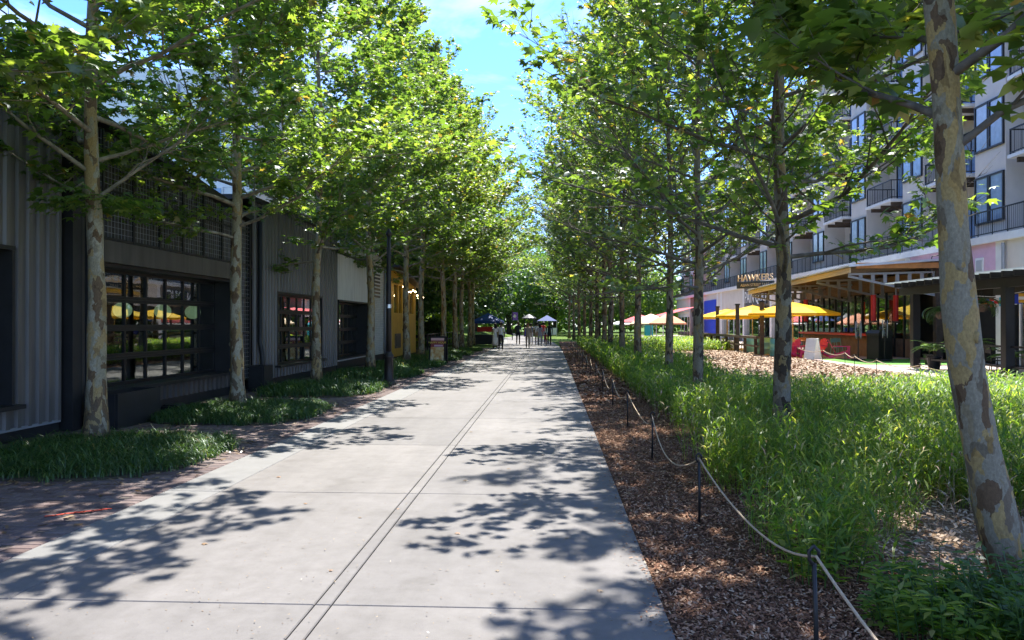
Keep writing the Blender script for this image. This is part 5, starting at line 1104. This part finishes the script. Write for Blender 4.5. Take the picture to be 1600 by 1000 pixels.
herb_clump('low_herb', 'ragged green sprig in the straw before the oats', 2.35, 4.75, 14, .3, .26, .09, 'herb')
t_ = thing('sycamore_sapling', 'young sycamore sapling with broad leaves at the right edge', 'plant', (3.62, 5.35, 0)); P, D, S = [], [], []
MB().tube([(0, 0, -.03), (.02, .0, .6), (-.02, .03, 1.35)], [.012, .009, .004], 6).build('stem', 'limb_dark', t_, True); lm = MB()
for k in range(26):
    z = .3 + 1.05 * k / 25; a = k * 2.4; L = rng.uniform(.12, .38); e = (math.cos(a) * L, math.sin(a) * L, z + .08); lm.tube([(0, 0, z), e], [.004, .002], 3, cap=False); P.append(e); D.append((math.cos(a), math.sin(a), -.25)); S.append(rng.uniform(.11, .19))
up = np.stack([nr.normal(0, .3, 26), nr.normal(0, .3, 26) - .3, np.ones(26)], 1); [link('leaf', mesh_np('leaf', *scatter(LEAF_T, LEAF_F, np.array(P[k:k + 1]), np.array(D[k:k + 1]), up[k:k + 1], np.array(S[k:k + 1])), 'leaf_right'), t_) for k in range(26)]; lm.build('twigs', 'limb_dark', t_, kind='stuff')
# leafy sprout low on the nearest left trunk
P, D, S = [], [], []
for k in range(260):
    a = rng.uniform(0, 6.28); q = .75 * math.sqrt(rng.random()); P.append((q * math.cos(a), q * math.sin(a), .1 + rng.gauss(0, .09) - .12 * q)); D.append((math.cos(a), math.sin(a), -.3)); S.append(rng.uniform(.09, .16))
up = np.stack([nr.normal(0, .3, 260), nr.normal(0, .3, 260), np.ones(260)], 1); t_ = [o for o in col.objects if o.get('label', '').startswith('pale mottled sycamore')][0]
link('sprout', mesh_np('sprout', *scatter(LEAF_T, LEAF_F, np.array(P), np.array(D), up, np.array(S)), 'leaf_left'), t_, (.02, -.02, 3.25), kind='stuff')

# ------------------------------------------------------------------ people
def person(lb, x, y, H, rz, top, bottom, skin, hair, legs='trousers', sleeves='short', stride=.16, longhair=False, z0=0.0):
    t_ = thing('person', lb, 'person', (x, y, z0), rz, None)
    me = bpy.data.meshes.new('body'); V, E, Rd = [], [], []
    def v(p, r_, link_=None):
        V.append((p[0] * H, p[1] * H, p[2] * H)); Rd.append(r_ * H)
        if link_ is not None: E.append((link_, len(V) - 1))
        return len(V) - 1
    pel = v((0, 0, .53), .09); ab_ = v((0, .005, .60), .070, pel); ch = v((0, 0, .71), .088, ab_); nk0 = v((0, 0, .80), .060, ch); nk = v((0, -.005, .845), .030, nk0); hd = v((0, -.012, .895), .050, nk); v((0, -.008, .955), .050, hd)
    for s in (-1, 1):
        ph = s * stride
        hp = v((s * .052, 0, .50), .07, pel); kn = v((s * .054, -ph * .55 - .01, .285), .047, hp); an = v((s * .055, -ph * .75 + .01 + max(0, -ph) * .25, .05), .032, kn); v((s * .06, -ph * .75 - .055 + max(0, -ph) * .25, .018), .022, an)
        sh = v((s * .105, 0, .79), .042, nk0); el = v((s * .132, ph * .22 + .01, .63), .030, sh); wr = v((s * .13, ph * .45 - .03, .49), .020, el); v((s * .128, ph * .5 - .04, .445), .022, wr)
    me.from_pydata(V, E, []); o = bpy.data.objects.new('body', me); col.objects.link(o)
    md = o.modifiers.new('skin', 'SKIN'); sv = me.skin_vertices[0].data
    for i, r_ in enumerate(Rd): sv[i].radius = (r_, r_ * .82); sv[i].use_root = (i == 0)
    sb = o.modifiers.new('sub', 'SUBSURF'); sb.levels = 1; sb.render_levels = 1
    dg = bpy.context.evaluated_depsgraph_get(); m2 = bpy.data.meshes.new_from_object(o.evaluated_get(dg)); bpy.data.objects.remove(o)
    m2.materials.clear()
    for c in (skin, top, bottom, 'black_paint'): m2.materials.append(M[c])
    for p in m2.polygons:
        c = p.center / H; k = 0
        arm = abs(c.x) > .108 and c.z > .40
        if c.z < .045: k = 3
        elif arm and c.z < .80: k = 1 if (sleeves == 'long' and c.z > .49) or (sleeves == 'short' and c.z > .66) else 0
        elif c.z > .825: k = 0
        elif c.z > .545: k = 1
        elif legs == 'trousers' or (legs == 'shorts' and c.z > .31): k = 2
        p.material_index = k; p.use_smooth = True
    link('body', m2, t_)
    hm_ = MB().ball((0, .006 * H, .935 * H), .066 * H, 12, 8, sx=.92, sy=1.02, sz=1.0)
    if longhair: hm_.ball((0, .04 * H, .86 * H), .06 * H, 10, 7, sx=1.0, sy=.5, sz=1.5)
    hm_.v = [(a, b if b > -.03 * H or c > .94 * H else b * .55, c) for a, b, c in hm_.v]; hm_.build('hair', hair, t_, True)
    if legs == 'skirt': MB().lathe([(.085 * H, .56 * H), (.10 * H, .5 * H), (.125 * H, .3 * H), (.135 * H, .14 * H)], 14).build('skirt', bottom, t_, True)
    return t_
for n_, c in (('skin_mid', (.36, .20, .13)), ('skin_dark', (.12, .065, .042)), ('hair_black', (.012, .01, .009)), ('hair_red', (.20, .06, .025)), ('cloth_white', (.68, .67, .65)), ('cloth_black', (.014, .014, .016)), ('cloth_navy', (.035, .04, .055)), ('cloth_tan', (.36, .28, .20)), ('cloth_grey', (.26, .27, .31)), ('cloth_red', (.58, .03, .05)), ('cloth_maroon', (.20, .02, .03))): simple(n_, c, .8, var=.12, scale=8)
person('person in white top and black trousers standing by the shaded patio', -3.12, 47.0, 1.72, R(10), 'cloth_white', 'cloth_black', 'skin_dark', 'hair_black', stride=.06)
person('person in a long white dress beside the black trousers', -3.60, 49.0, 1.66, R(200), 'cloth_white', 'cloth_white', 'skin_dark', 'hair_black', 'skirt', 'none', .05, True)
person('person walking alone in dark tee and dark shorts', -2.6, 59.5, 1.78, R(5), 'cloth_navy', 'cloth_black', 'skin_dark', 'hair_black', 'shorts')
person('person with reddish hair in tan top and tan trousers', -1.58, 50.6, 1.68, R(0), 'cloth_tan', 'cloth_tan', 'skin_mid', 'hair_red', longhair=True)
person('person in pale grey clothes behind the tan outfit', -1.62, 60.5, 1.66, R(180), 'cloth_grey', 'cloth_white', 'skin_mid', 'hair_black')
person('person in white top and tan trousers in the walking group', -1.15, 59.5, 1.74, R(180), 'cloth_white', 'cloth_tan', 'skin_mid', 'hair_black')
person('person with long dark hair in a grey-blue outfit', -.86, 56.3, 1.64, R(180), 'cloth_grey', 'cloth_grey', 'skin_mid', 'hair_black', longhair=True)
person('child in a maroon outfit walking with the group', -.44, 56.2, .98, R(180), 'cloth_maroon', 'cloth_maroon', 'skin_dark', 'hair_black', 'shorts', stride=.12)
person('person in a bright red shirt at the back of the group', -.72, 65.5, 1.76, R(180), 'cloth_red', 'cloth_grey', 'skin_mid', 'hair_black')
person('person dressed all in black beside the child', -.18, 57.8, 1.74, R(180), 'cloth_black', 'cloth_black', 'skin_dark', 'hair_black', sleeves='long')
person('person in black apron and white shirt standing on the umbrella patio', 12.1, 45.0, 1.76, R(40), 'cloth_white', 'cloth_black', 'skin_dark', 'hair_black', z0=.1)
